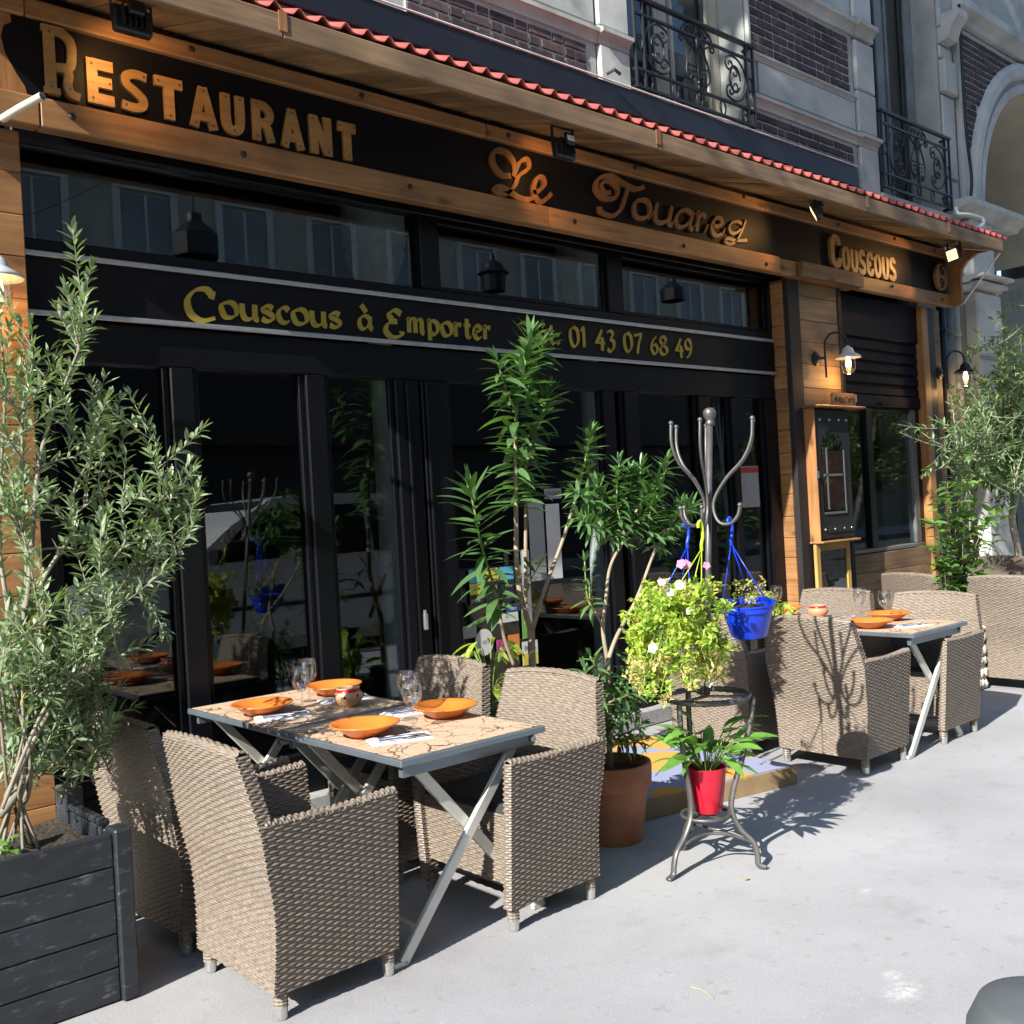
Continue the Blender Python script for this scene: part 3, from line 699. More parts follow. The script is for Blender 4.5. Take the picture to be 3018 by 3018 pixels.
# --- wooden capitals RESTAURANT (unit box: width 1, height 1, stroke w relative to height)
CAPS = {
 'E': [([(.2, 0), (.2, 1)], 0), ([(.2, .885), (1, .885)], 0), ([(.2, .5), (.93, .5)], 0), ([(.2, .115), (1, .115)], 0)],
 'S': [([(1, .86), (.55, .89), (.2, .8), (.22, .62), (.55, .48), (.82, .33), (.78, .16), (.45, .1), (0, .13)], 1)],
 'T': [([(0, .885), (1, .885)], 0), ([(.5, .9), (.5, 0)], 0)],
 'A': [([(.16, 0), (.5, 1)], 0), ([(.84, 0), (.5, 1)], 0), ([(.28, .28), (.72, .28)], 0)],
 'U': [([(.19, 1), (.19, .4), (.28, .17), (.5, .1), (.72, .17), (.81, .4), (.81, 1)], 1)],
 'R': [([(.19, 0), (.19, 1)], 0), ([(.19, .89), (.55, .89), (.8, .76), (.78, .58), (.55, .47), (.19, .46)], 1), ([(.45, .46), (.66, .36), (.76, .18), (.84, 0)], 1)],
 'N': [([(.18, 0), (.18, 1)], 0), ([(.18, .95), (.82, .05)], 0), ([(.82, 0), (.82, 1)], 0)],
}
LET = [('R', 1.58, 1.735, 3.605, 3.915), ('E', 1.785, 1.908, 3.61, 3.82), ('S', 1.945, 2.07, 3.61, 3.815), ('T', 2.11, 2.25, 3.61, 3.815),
       ('A', 2.28, 2.435, 3.605, 3.81), ('U', 2.455, 2.58, 3.605, 3.81), ('R', 2.625, 2.75, 3.605, 3.815), ('A', 2.785, 2.93, 3.6, 3.81), ('N', 2.965, 3.1, 3.6, 3.81), ('T', 3.145, 3.26, 3.6, 3.81)]
# keep every letter's own width; stretch the run a little so the spacing follows the photograph
scr = MB().lathe([(.0045, 0), (.003, .003), (.0003, .003)], (0, 0, 0), 8).mesh('screw', MT['stand'])
for i, (ch, x0, x1, z0, z1) in enumerate(LET):
    if i == 0:
        pen = Pen(x0, z0, (x1 - x0), (z1 - z0), SY + .012, .036, .15)
        pen.stroke([(.25, .03), (.25, .98)], False)
        pen.stroke([(.05, .955), (.4, .955)], False, .09); pen.stroke([(.05, .045), (.5, .045)], False, .09)
        pen.stroke([(.25, .93), (.6, .93), (.85, .82), (.87, .6), (.78, .44), (.4, .4)], True, .13)
        pen.stroke([(.6, .42), (.76, .34), (.72, .18), (.8, .06), (1.05, .02)], True, .12)
    else:
        pen = Pen(x0, z0, x1 - x0, z1 - z0, SY + .012, .020, .24 if ch not in 'SRA' else .205)
        for p, sm in CAPS[ch]: pen.stroke(p, bool(sm))
    l = pen.mb.build('letter', MT['letter_wood'], sign)
    for (sa, sb_) in ([(.25, .1), (.25, .9), (.78, .12)] if i == 0 else {'E': [(.2, .88), (.2, .12), (.85, .5)], 'S': [(.88, .87), (.15, .13)], 'T': [(.12, .885), (.88, .885), (.5, .1)], 'A': [(.5, .9), (.2, .1), (.8, .1)], 'U': [(.19, .9), (.81, .9), (.5, .1)], 'R': [(.19, .1), (.19, .9), (.8, .08)], 'N': [(.18, .9), (.82, .1)]}[ch]):
        inst('screw', scr, sign, (x0 + sa * (x1 - x0), pen.y - pen.d - .003, z0 + sb_ * (z1 - z0)), rot=(pi / 2, 0, 0), scale=1.3)
# --- rounded lower-case used for three lettering styles (x-height 1, baseline 0)
LOW = {
 'o': (.9, [([(.45, .97), (.12, .8), (.08, .45), (.22, .08), (.48, .02), (.78, .2), (.84, .6), (.68, .9), (.45, .97)], 1)]),
 'u': (.95, [([(.12, .97), (.12, .4), (.24, .06), (.5, .04), (.76, .3)], 1), ([(.78, .97), (.78, .15), (.95, .02)], 1)]),
 's': (.75, [([(.66, .84), (.45, .97), (.2, .88), (.18, .66), (.42, .52), (.62, .36), (.58, .1), (.3, .01), (.06, .14)], 1)]),
 'c': (.72, [([(.66, .8), (.48, .97), (.2, .84), (.09, .48), (.2, .1), (.45, .01), (.68, .16)], 1)]),
 'e': (.76, [([(.12, .45), (.45, .54), (.64, .7), (.52, .95), (.25, .9), (.1, .5), (.22, .1), (.46, .01), (.7, .16)], 1)]),
 'a': (.9, [([(.76, .8), (.5, .97), (.2, .82), (.08, .42), (.2, .05), (.45, .06), (.72, .4)], 1), ([(.78, .98), (.76, .2), (.92, .02)], 1)]),
 'm': (1.45, [([(.02, .86), (.14, .95), (.14, .0)], 1), ([(.14, .7), (.38, .96), (.6, .86), (.62, 0)], 1), ([(.62, .7), (.88, .96), (1.1, .84), (1.12, .15), (1.28, .02)], 1)]),
 'n': (1., [([(.02, .86), (.14, .95), (.14, .0)], 1), ([(.14, .65), (.42, .97), (.68, .84), (.7, .15), (.86, .02)], 1)]),
 'p': (.95, [([(.02, .88), (.15, .95), (.15, -.45)], 1), ([(.15, .7), (.4, .98), (.74, .84), (.8, .42), (.58, .04), (.18, .1)], 1)]),
 'r': (.72, [([(.02, .86), (.15, .95), (.15, .0)], 1), ([(.15, .62), (.36, .92), (.62, .86)], 1)]),
 't': (.62, [([(.28, 1.4), (.25, .3), (.36, .04), (.58, .1)], 1), ([(.02, .92), (.56, .95)], 0)]),
 'l': (.4, [([(.2, 1.5), (.18, .2), (.36, .02)], 1)]),
 'g': (.9, [([(.76, .8), (.5, .97), (.2, .82), (.08, .42), (.2, .08), (.45, .06), (.72, .4)], 1), ([(.78, .98), (.74, -.1), (.5, -.45), (.12, -.42)], 1)]),
 ':': (.4, [([(.15, .2), (.25, .05)], 0), ([(.15, .85), (.25, .7)], 0)]),
 'C': (1.35, [([(1.08, 1.12), (.85, 1.4), (.42, 1.28), (.12, .75), (.22, .12), (.62, -.18), (1.15, .02)], 1), ([(1.12, 1.35), (1.04, .95)], 0)]),
 'E': (1.15, [([(.9, 1.25), (.6, 1.42), (.3, 1.18), (.45, .85), (.68, .78)], 1), ([(.68, .78), (.25, .66), (.08, .2), (.4, -.14), (.85, .02), (.9, .25)], 1)]),
 'T': (1.2, [([(.05, 1.25), (.3, 1.42), (.7, 1.32), (1.1, 1.45)], 1), ([(.66, 1.3), (.6, .5), (.45, .05), (.15, -.05)], 1)]),
 '0': (.95, [([(.46, 1.4), (.14, 1.15), (.1, .5), (.3, .02), (.6, .05), (.84, .5), (.78, 1.15), (.46, 1.4)], 1)]),
 '1': (.55, [([(.05, 1.15), (.3, 1.38), (.3, .0)], 1)]),
 '4': (.9, [([(.62, 1.42), (.06, .42), (.86, .45)], 0), ([(.6, .85), (.58, -.15)], 0)]),
 '3': (.82, [([(.1, 1.25), (.45, 1.4), (.68, 1.15), (.38, .78)], 1), ([(.38, .78), (.74, .6), (.7, .15), (.4, -.15), (.08, .0)], 1)]),
 '7': (.85, [([(.08, 1.28), (.4, 1.32), (.8, 1.38), (.55, .7), (.34, -.12)], 1)]),
 '6': (.88, [([(.7, 1.38), (.3, 1.0), (.1, .45), (.3, .02), (.62, .06), (.76, .42), (.55, .7), (.2, .55)], 1)]),
 '8': (.9, [([(.45, .74), (.14, 1.0), (.2, 1.32), (.5, 1.4), (.74, 1.15), (.45, .74), (.1, .45), (.15, .1), (.45, .0), (.78, .16), (.8, .48), (.45, .74)], 1)]),
 '9': (.88, [([(.74, .95), (.5, .62), (.18, .75), (.14, 1.15), (.42, 1.4), (.72, 1.2), (.74, .6), (.5, .1), (.18, -.08)], 1)]),
 ' ': (.7, []),
}
def write(text, x0, x1, z0, xh, y, depth, w, mat, parent, nib=None, slant=0, thin=.3, accents=None, gap=.12, name='letter', weights=None):
    tot = sum(LOW[c][0] + gap for c in text); sx = (x1 - x0) / tot; x = x0
    for i, c in enumerate(text):
        wd, st = LOW[c]
        if st:
            pen = Pen(x, z0, sx, xh, y, depth, w, nib, slant, thin)
            for p, sm in st: pen.stroke(p, bool(sm))
            if accents and i in accents: pen.stroke(accents[i], False)
            pen.mb.build(name, mat, parent)
        x += (wd + gap) * sx
# --- carved script "Le Touareg"
def script(strokes, x0, z0, sx, sz, w=.19):
    pen = Pen(x0, z0, sx, sz, SY + .012, .018, w, radians(40), 0, .42)
    for p in strokes: pen.stroke(p)
    pen.mb.build('letter', MT['script_wood'], sign)
script([[(.42, .50), (.2, .48), (.02, .72), (.08, 1.02), (.35, 1.05), (.52, .8), (.5, .5)],
        [(.50, .55), (.66, .9), (.84, 1.0), (.86, .8), (.62, .55), (.5, .28), (.3, .04), (.08, .02), (.04, .12), (.22, .16), (.6, 0), (.84, .02), (1.0, .15)]], 4.27, 3.60, .36, .26)
script([[(0, .3), (.35, .45), (.62, .75), (.52, .98), (.25, .9), (.05, .5), (.12, .12), (.4, .0), (.8, .25), (1, .45)]], 4.61, 3.605, .17, .165, .31)
script([[(.28, .62), (.14, .58), (.10, .78), (.26, .92), (.42, .78), (.36, .5), (.12, .42), (-.02, .62), (.06, .92), (.3, 1.06), (.55, .95), (.8, .88), (1.0, 1.0)],
        [(.66, .9), (.58, .6), (.46, .2), (.26, -.02), (.06, .02), (.04, .16)]], 5.22, 3.62, .50, .26)
X = 5.56
for c, wd in (('o', .215), ('u', .245), ('a', .25), ('r', .185), ('e', .205), ('g', .27)):
    pen = Pen(X, 3.642, wd * 1.02, .148, SY + .012, .018, .31, radians(40), .22, .42)
    if c == 'g':
        for p in ([(.60, .95), (.40, 1.02), (.14, .86), (.08, .58), (.22, .34), (.44, .40), (.62, .66)], [(.76, 1.2), (.66, .5), (.50, -.06), (.26, -.30), (.02, -.20), (.10, -.02), (.48, -.04), (1.0, .12)]): pen.stroke(p, w=.23)
    else:
        for p, sm in LOW[c][1]: pen.stroke(p, bool(sm))
        pen.stroke([(LOW[c][0] * .92, .04), (LOW[c][0] * 1.02, .2), (LOW[c][0] * 1.15, .5)], w=.13)
    pen.mb.build('letter', MT['script_wood'], sign)
    X += wd
# --- "Couscous" above the shutter
pen = Pen(8.17, 3.60, .15, .275, SY + .012, .03, .23)
pen.stroke([(.92, .72), (.86, .88), (.55, .93), (.25, .82), (.2, .5), (.24, .18), (.55, .07), (.9, .14), (.94, .3)]); pen.mb.build('letter', MT['letter_wood'], sign)
SIMPLE = {'o': LOW['o'][1], 'u': [([(.14, 1), (.14, .35), (.28, .06), (.5, .03), (.72, .08), (.84, .35), (.84, 1)], 1)],
          's': [([(.8, .8), (.7, .95), (.4, .97), (.16, .85), (.2, .62), (.5, .5), (.78, .36), (.78, .12), (.5, .02), (.12, .05), (.1, .2)], 1)],
          'c': [([(.8, .7), (.74, .92), (.45, .97), (.18, .85), (.14, .5), (.18, .15), (.45, .03), (.76, .08), (.82, .28)], 1), ([(.35, .5), (.62, .5)], 0)]}
X = 8.365
for c in 'ouscous':
    pen = Pen(X, 3.598, .115, .19, SY + .012, .03, .25)
    for p, sm in SIMPLE[c]: pen.stroke(p, bool(sm))
    pen.mb.build('letter', MT['letter_wood'], sign); X += .139
# --- round carved plaque at the right end
pl = thing('carved_plaque', (10.21, SY - .03, 3.58), 'oval wooden plaque with two carved swirls at the end of the sign', 'plaque')
PX, PZ = 10.21, 3.72
MB().prism([(PX + .125 * cos(a), PZ + .135 * sin(a)) for a in [2 * pi * k / 32 for k in range(32)]], lambda a, b, d: (a, d, b), SY - .034, SY - .004).build('disc', MT['script_wood'], pl)
for cx, cz, s in ((.015, .06, 1), (-.01, -.055, -1)):
    MB().tube([(PX + cx + s * px, SY - .036, PZ + cz + s * pz) for px, pz in spiral(0, 0, .055, 1.2, radians(60), 1, 22)], .009, 6).build('swirl', MT['darkwood'], pl)

# ------------------------------------------------------------------ awning: soffit planks, fascia, roof sheets, brackets
aw = thing('awning', (5.8, 4.28, 3.88), 'wooden lean-to awning with red corrugated roofing along the shop front', 'awning')
EY = 4.30
sl = (4.068 - 3.905) / (4.83 - EY)
pw = .118
pln = MB().box(-pw / 2 + .003, pw / 2 - .003, 0, .56, 0, .018, .003).mesh('soffit_plank', MT['pine_y'])
x = 1.0; i = 0
ang = math.atan(sl)
while x < 10.42:
    o = inst('soffit_plank', pln, aw, (x + pw / 2, EY, 3.905 + random.uniform(-.004, .004)), rot=(ang, 0, 0)); x += pw
js = [.8, at(828, 60, Y=EY - .03).x, at(1935, 415, Y=EY - .03).x, at(2553, 618, Y=EY - .03).x, at(2793, 690, Y=EY - .03).x, 10.47]
for a, b_ in zip(js[:-1], js[1:]): MB().box(a + .001, b_ - .001, EY - .045, EY - .003, 3.892, 4.012, .006).build('fascia_board', MT['greyplank'], aw)
for x in js[1:-1]:
    MB().box(x - .022, x + .022, EY - .05, EY - .044, 3.925, 4.02).build('joint_plate', MT['script_wood'], aw)
# roof sheets
def roof_sheet(x0, x1, dz):
    p = .131; nx = int((x1 - x0) / p * 10); ny = 6; vs = []; fs = []
    for j in range(ny + 1):
        y = 4.262 + (5.0 - 4.262) * j / ny
        for i in range(nx + 1):
            x = x0 + (x1 - x0) * i / nx; ph = 2 * pi * x / p
            h = .022 * cos(ph) + .006 * cos(2 * ph)
            for t in (0, .004): vs.append((x, y + .004 * cos(ph), 4.038 + dz + (y - 4.262) * .40 + h + t))
    W_ = (nx + 1) * 2
    for j in range(ny):
        for i in range(nx):
            a = j * W_ + i * 2; b_ = a + 2; c = a + W_; d = c + 2
            fs += [(a, b_, d, c), (a + 1, c + 1, d + 1, b_ + 1)]
    for i in range(nx): fs.append((i * 2, i * 2 + 1, i * 2 + 3, i * 2 + 2))
    MB().add(vs, fs).build('roof_sheet', MT['tile'], aw, smooth=True)
for k, (a, b_) in enumerate(((.8, 2.9), (2.8, 4.9), (4.8, 6.9), (6.8, 8.9), (8.8, 10.60))): roof_sheet(a, b_, .005 * (k % 2))
# end bracket (corbel) and metal strut
cor = [(4.80, 3.445), (4.70, 3.445), (4.675, 3.47), (4.675, 3.72), (4.66, 3.80), (4.61, 3.87), (4.50, 3.93), (4.40, 3.930), (4.80, 4.052)]
MB().prism(cor, lambda a, b, d: (d, a, b), 10.43, 10.475).build('end_bracket', MT['pine_z'], aw)
MB().tube([(10.50, 4.30, 3.90), (10.50, 4.70, 3.46)], .008, 6).build('strut', MT['alu'], aw)

# ------------------------------------------------------------------ glazing
gl = thing('shop_glazing', (4.5, GY, 0), 'black framed shop window wall with fixed lights above and doors below', 'shop window')
def fr(x0, x1, z0, z1, y0=GY - .05, y1=GY + .05, name='frame', mat=None): return MB().box(x0, x1, y0, y1, z0, z1, .006).build(name, mat or MT['frame'], gl)
def pane(x0, x1, z0, z1, y=GY + .01): return MB().box(x0, x1, y, y + .008, z0, z1).build('pane', MT['glass'], gl)
fr(1.50, 7.542, 3.452, 3.60); fr(1.50, 7.542, 2.925, 3.0, GY - .04, GY + .05)
for a, b_ in ((1.50, 1.53), (3.83, 3.97), (5.51, 5.67), (7.50, 7.542)): fr(a, b_, 3.001, 3.451, GY - .045, GY + .045)
for a, b_ in ((1.53, 3.83), (3.97, 5.51), (5.67, 7.50)):
    pane(a + .001, b_ - .001, 3.002, 3.45)
    mb = MB(); y0 = GY - .018
    if a > 2:
        for c in ((a + .001, b_ - .001, 3.002, 3.03), (a + .001, b_ - .001, 3.42, 3.449), (a + .001, a + .03, 3.031, 3.419), (b_ - .03, b_ - .001, 3.031, 3.419)): MB().box(c[0], c[1], y0, GY + .008, c[2], c[3], .004).build('sash', MT['frame'], gl)
MB().box(1.502, 7.54, GY - .052, GY + .02, 2.652, 2.92).build('band_board', MT['signblack'], gl)
for z in (2.925, 2.648): MB().box(1.502, 7.54, GY - .072, GY - .053, z - .013, z + .013, .004).build('metal_strip', MT['alu'], gl)
fr(1.50, 7.542, 2.43, 2.63, GY - .04, GY + .05)
verts_ = [(1.50, 1.60), (2.20, 2.32), (2.98, 3.10), (3.585, 3.76), (3.78, 3.98), (5.39, 5.50), (5.62, 5.76), (6.48, 6.62), (6.9, 6.98), (7.38, 7.542)]
for a, b_ in verts_: fr(a, b_, 0.12, 2.429, GY - .045, GY + .045)
for (a, b_), (c, d) in zip(verts_[:-1], verts_[1:]):
    if c - b_ < .1:
        fr(b_ + .001, c - .001, .12, 2.428, GY - .02, GY + .03); continue
    fr(b_ + .001, c - .001, .12, .34, GY - .03, GY + .04, 'kick_panel')
    pane(b_ + .001, c - .001, .341, 2.429)
    for q in ((b_ + .001, b_ + .035, .342, 2.428), (c - .035, c - .001, .342, 2.428)): MB().box(*q[:2], GY - .022, GY + .009, *q[2:], .004).build('sash', MT['frame'], gl)
for x in (3.655, 3.80): MB().box(x, x + .018, GY - .062, GY - .046, .13, 2.42, .004).build('door_strip', MT['frame'], gl)
h_ = MB().box(3.685, 3.715, GY - .075, GY - .046, .92, 1.02, .006).lathe([(.010, 0), (.010, .02), (.0005, .021)], (3.70, GY - .06, 1.02), 8).build('door_lock', MT['chrome_foot'], gl)
MB().box(4.5, 4.56, GY - .085, GY - .05, .85, 1.35, .01).build('door_handle', MT['alu'], gl)
MB().box(1.5, 7.54, GY - .12, GY + .2, 0.003, .118, .008).build('threshold', MT['kerb'], gl)
# gold lettering on the band
YB = GY - .0535
gp = dict(y=YB, depth=.004, mat=MT['gold'], parent=gl, nib=radians(35), thin=.28)
write('C', 2.29, 2.50, 2.695, .105, w=.40, **gp)
write('ouscous', 2.485, 3.24, 2.705, .085, w=.42, **gp)
write('a', 3.34, 3.45, 2.71, .08, w=.40, accents={0: [(.25, 1.75), (.55, 1.25)]}, **gp)
write('E', 3.52, 3.70, 2.69, .105, w=.40, **gp)
write('mporter', 3.69, 4.37, 2.715, .085, w=.42, **gp)
write('T', 4.59, 4.80, 2.70, .105, w=.36, **gp)
write('el:', 4.77, 5.00, 2.725, .085, w=.36, accents={0: [(.35, 1.2), (.6, 1.55)]}, **gp)
write('01 43 07 68 49', 5.07, 6.43, 2.725, .095, w=.34, **gp)

# interior room
room = thing('dining_room', (4.5, 8, 0), 'dark dining room behind the shop glass', 'room')
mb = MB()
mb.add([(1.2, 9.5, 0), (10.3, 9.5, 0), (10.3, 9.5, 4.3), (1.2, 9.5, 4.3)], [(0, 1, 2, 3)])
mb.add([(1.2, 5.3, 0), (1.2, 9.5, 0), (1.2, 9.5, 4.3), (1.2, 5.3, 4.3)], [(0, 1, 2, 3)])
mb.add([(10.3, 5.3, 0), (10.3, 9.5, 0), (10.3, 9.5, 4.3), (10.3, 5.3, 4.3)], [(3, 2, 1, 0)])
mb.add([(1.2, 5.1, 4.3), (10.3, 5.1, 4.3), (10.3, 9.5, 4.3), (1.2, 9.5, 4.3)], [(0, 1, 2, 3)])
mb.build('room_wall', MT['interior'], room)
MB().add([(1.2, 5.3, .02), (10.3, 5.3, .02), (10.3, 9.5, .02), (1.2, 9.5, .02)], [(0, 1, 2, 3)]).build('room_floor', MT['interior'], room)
for x, y in ((4.15, 5.95), (6.25, 5.95)):
    c = thing('column', (x, y, 0), 'pale round column with flared capital inside the dining room', 'column', 'columns inside the dining room')
    MB().lathe([(.13, .02), (.13, .2), (.085, .25), (.08, 3.0), (.10, 3.05), (.09, 3.1)], (x, y, 0), 18).build('shaft', MT['curtain'], c, smooth=True)
    MB().lathe([(.09, 3.1), (.11, 3.2), (.19, 3.38), (.21, 3.45), (.19, 3.5), (.22, 3.52), (.22, 4.29)], (x, y, 0), 18).build('capital', MT['curtain'], c, smooth=True)
def pendant(x, y, z, r, kind, label, top=4.29):
    p = thing('pendant_lantern', (x, y, z), label, 'lamp')
    if kind == 0:
        MB().lathe([(r, 0), (r, r * .95), (r * .35, r * 1.55), (r * .32, r * 1.9)], (x, y, z), 8).build('shade', MT['iron'], p)
    else:
        MB().lathe([(r * .75, -r * 1.1), (r * .85, 0), (r * 1.05, .02), (r * .8, r * .3), (r * .6, r * .7), (r * .2, r * .95), (r * .14, r * 1.4)], (x, y, z), 12).build('shade', MT['iron'], p)
    MB().tube([(x, y, z + r), (x, y, top)], .012, 6).lathe([(.03, 0), (.06, .15), (.02, .3)], (x, y, z + r * 3.2), 8).build('hanger', MT['iron'], p)
    MB().tube(spline([(x, -13.98, top + .5), (x, y, top), (x, 4.95, top + 3.2)], 8), .008, 5).build('span_cable', MT['iron'], p)
# lanterns hung over the road on span cables; the upper window lights mirror them
for px_, py_, yv, r_, kd, lab in ((580, 745, 15.1, .36, 0, 'black bell shaped street lantern on a span cable, mirrored in the widest window light'),
                                 (1455, 800, 17.1, .34, 1, 'black domed street lantern on a span cable, mirrored in the middle window light'),
                                 (1985, 880, 19.1, .36, 0, 'black bell shaped street lantern mirrored in the window light next to the pier')):
    q = at(px_, py_, Y=yv); pendant(q.x, 10.1 - yv, q.z - r_ * .2, r_, kd, lab, q.z + 2.2)

# ------------------------------------------------------------------ left wooden pier
lp = thing('wooden_pier', (1.3, 4.9, 0), 'narrow plank clad pier at the olive tree end of the shop front', 'pier')
for k in range(18):
    z = .02 + k * .19
    MB().box(1.10, 1.495, 4.87, 4.99, z, min(z + .188, 3.438), .004).build('plank', MT['plank'], lp)
# ------------------------------------------------------------------ right wooden pier with return and panel
MT['pierplank'] = wood('pier_planks', (.36, .225, .11), (.24, .14, .065), 'x', rough=.6, rnd=.28)
rp = thing('wooden_pier', (8.0, 4.87, 0), 'plank clad pier with black posts between the glazing and the shutter', 'pier')
zz = 0.0; k = 0
while zz < 3.43:
    h = .17 + .02 * ((k * 7) % 3) / 2; z1 = min(zz + h, 3.435)
    MB().box(7.546, 7.575, 4.90, 5.048, zz + .002, z1 - .0015, .003).build('plank', MT['plank_y'], rp)
    zz = z1; k += 1
zz = 0.0; k = 0
while zz < 3.43:
    h = .185 + .02 * ((k * 5) % 3) / 2; z1 = min(zz + h, 3.435)
    MB().box(7.738, 8.362, 4.868, 4.93, zz + .002, z1 - .0015, .003).build('plank', MT['pierplank'], rp)
    zz = z1; k += 1
MB().box(7.562, 7.737, 4.852, 4.90, 0, 3.437, .006).build('post', MT['darkwood'], rp)
MB().box(8.363, 8.43, 4.86, 4.98, 0, 3.437, .006).build('post', MT['darkwood'], rp)
MB().box(7.60, 8.585, 4.715, 4.768, 3.437, 3.56, .006).build('cap_board', MT['greyplank'], rp)
MB().box(7.55, 8.58, 4.769, 4.90, 3.4385, 3.4395).build('cap_soffit', MT['plank'], rp)
MB().box(7.576, 7.70, 4.905, 5.04, 0, 3.43).build('core', MT['darkwood'], rp)

# ------------------------------------------------------------------ roller shutter and serving window
sh = thing('roller_shutter', (9.3, 4.97, 2.4), 'black roller shutter half raised above the serving window', 'shutter')
MB().box(8.431, 10.13, 4.955, 5.05, 3.06, 3.437, .01).build('shutter_box', MT['shutter'], sh)
for k in range(5):
    z = 2.52 + k * .108
    pr = [(5.0, z), (4.985, z), (4.972, z + .012), (4.972, z + .075), (4.985, z + .088), (4.985, z + .096), (4.974, z + .10), (4.985, z + .1065), (5.0, z + .1065)]
    MB().prism(pr, lambda a, b, d: (d, a, b), 8.432, 10.12).build('slat', MT['shutter'], sh)
MB().box(8.432, 10.12, 4.962, 5.0, 2.405, 2.518, .006).build('bottom_bar', MT['shutter'], sh)
MB().box(8.70, 8.78, 4.9585, 4.961, 2.44, 2.51).build('sticker', MT['curtain'], sh)
MB().box(9.2, 9.34, 4.945, 4.961, 2.43, 2.45, .004).build('handle', MT['shutter'], sh)
sw = thing('serving_window', (9.2, 5.0, 1.03), 'dark framed serving window under the roller shutter', 'window')
for a, b_, c, d, m_ in ((8.431, 8.48, 1.07, 2.404, 'frame'), (8.97, 9.08, 1.07, 2.404, 'frame'), (9.84, 9.935, 1.07, 2.404, 'greyalu'), (9.936, 10.01, 1.03, 2.404, 'frame')):
    MB().box(a, b_, 4.985, 5.06, c, d, .005).build('frame', MT[m_], sw)
MB().box(8.431, 9.935, 4.96, 5.08, 1.03, 1.069, .006).build('sill', MT['greyalu'], sw)
MB().box(8.482, 9.838, 5.0, 5.06, 2.36, 2.403, .005).build('frame', MT['frame'], sw)
MB().box(8.481, 8.969, 5.02, 5.028, 1.07, 2.36).build('pane', MT['glass'], sw); MB().box(9.081, 9.839, 5.02, 5.028, 1.07, 2.36).build('pane', MT['glass'], sw)
MB().box(9.45, 9.83, 5.12, 5.15, 1.05, 2.38).build('curtain', MT['interior'], sw)
dd = thing('window_dado', (9.2, 4.95, 0), 'plank dado under the serving window', 'wall panel')
for k in range(6):
    MB().box(8.431, 10.01, 4.94, 5.0, .002 + k * .1705, .17 + k * .1705, .004).build('plank', MT['greyplank'], dd)
pt = thing('trim_posts', (10.2, 4.95, 0), 'pine and black trim posts at the far end of the shop front', 'posts')
MB().box(10.012, 10.135, 4.90, 5.04, 0, 3.437, .006).build('post', MT['pine_z'], pt)
MB().box(10.137, 10.30, 4.915, 5.04, 0, 3.437, .006).build('post', MT['black'], pt)
MB().box(10.302, 10.45, 4.93, 5.1, 0, 3.437, .006).build('post', MT['greyplank'], pt)
# ================================================================== wicker armchairs
def weave(pos, ul, vl, sgn, pu=.029, pv=.0104, amp=.0027):
    """woven sheet: rows of strands going over and under stakes; pos(u, v) -> x, y, z arrays"""
    nu = max(2, int(round(ul / pu))) * 4; nr = max(2, int(round(vl / pv)))
    u = np.linspace(0, ul, nu + 1); fr_ = np.array([0, .24, .76]); 
    v = np.concatenate([(r + fr_) / nr * vl for r in range(nr)] + [np.array([vl])])
    rowi = np.concatenate([np.repeat(np.arange(nr), 3), [nr - 1]]); gap = np.concatenate([np.tile([1., 0, 0], nr), [1.]])
    U_, V_ = np.meshgrid(u, v)
    ph = np.clip(1.7 * np.cos(np.pi * (U_ / ul * max(2, round(ul / pu))) + np.pi * rowi[:, None]), -1, 1)
    h = amp * (.25 + ph * .85) * (1 - gap[:, None]) - amp * 1.9 * gap[:, None]
    def P(a, b):
        x, y, z = pos(a, b); return np.stack([x + 0 * a, y + 0 * a, z + 0 * a], -1)
    e = 1e-4; p = P(U_, V_); du = P(U_ + e, V_) - P(U_ - e, V_); dv = P(U_, V_ + e) - P(U_, V_ - e)
    n = np.cross(du, dv); n /= np.linalg.norm(n, axis=-1, keepdims=True) + 1e-12
    p = p + n * (h * sgn)[..., None]
    R, C = p.shape[:2]
    idx = np.arange(R * C).reshape(R, C)
    q = np.stack([idx[:-1, :-1], idx[:-1, 1:], idx[1:, 1:], idx[1:, :-1]], -1).reshape(-1, 4)
    if sgn < 0: q = q[:, ::-1]
    return p.reshape(-1, 3), q
def weave_obj(name, sheets, mat, parent):
    vs = []; fs = []; b = 0
    for p, q in sheets: vs.append(p); fs.append(q + b); b += len(p)
    vs = np.concatenate(vs); fs = np.concatenate(fs)
    me = bpy.data.meshes.new(name)
    me.vertices.add(len(vs)); me.vertices.foreach_set('co', vs.astype(np.float32).ravel())
    me.loops.add(len(fs) * 4); me.loops.foreach_set('vertex_index', fs.astype(np.int32).ravel())
    me.polygons.add(len(fs)); me.polygons.foreach_set('loop_start', np.arange(0, len(fs) * 4, 4, dtype=np.int32))
    me.polygons.foreach_set('loop_total', np.full(len(fs), 4, dtype=np.int32))
    me.polygons.foreach_set('use_smooth', np.ones(len(fs), dtype=bool))
    me.update(calc_edges=True); me.validate()
    return obj(name, me, mat, parent)
def xr(z):
    t = np.clip((z - .33) / .55, 0, 1); return -.03 - .085 * t ** 1.5 + .012 * np.sin(np.pi * np.clip((z - .05) / .45, 0, 1))
HW0, IT = .285, .045
def HZ(z): return HW0 + .045 * np.clip((z - .09) / .56, 0, 1.15)
HW = .335
def HB(z): return HZ(np.minimum(z, .62)) - .045 * np.clip((z - .62) / .26, 0, 1)
def bow(y, z): return -.022 * (1 - (y / HW) ** 2) * np.clip((z - .3) / .5, 0, 1)
def ztop(y): return .872 + .018 * (1 - (y / HW) ** 2)
ARM = .652
def xf(z): return .458 + .0 * z
ZB = .088
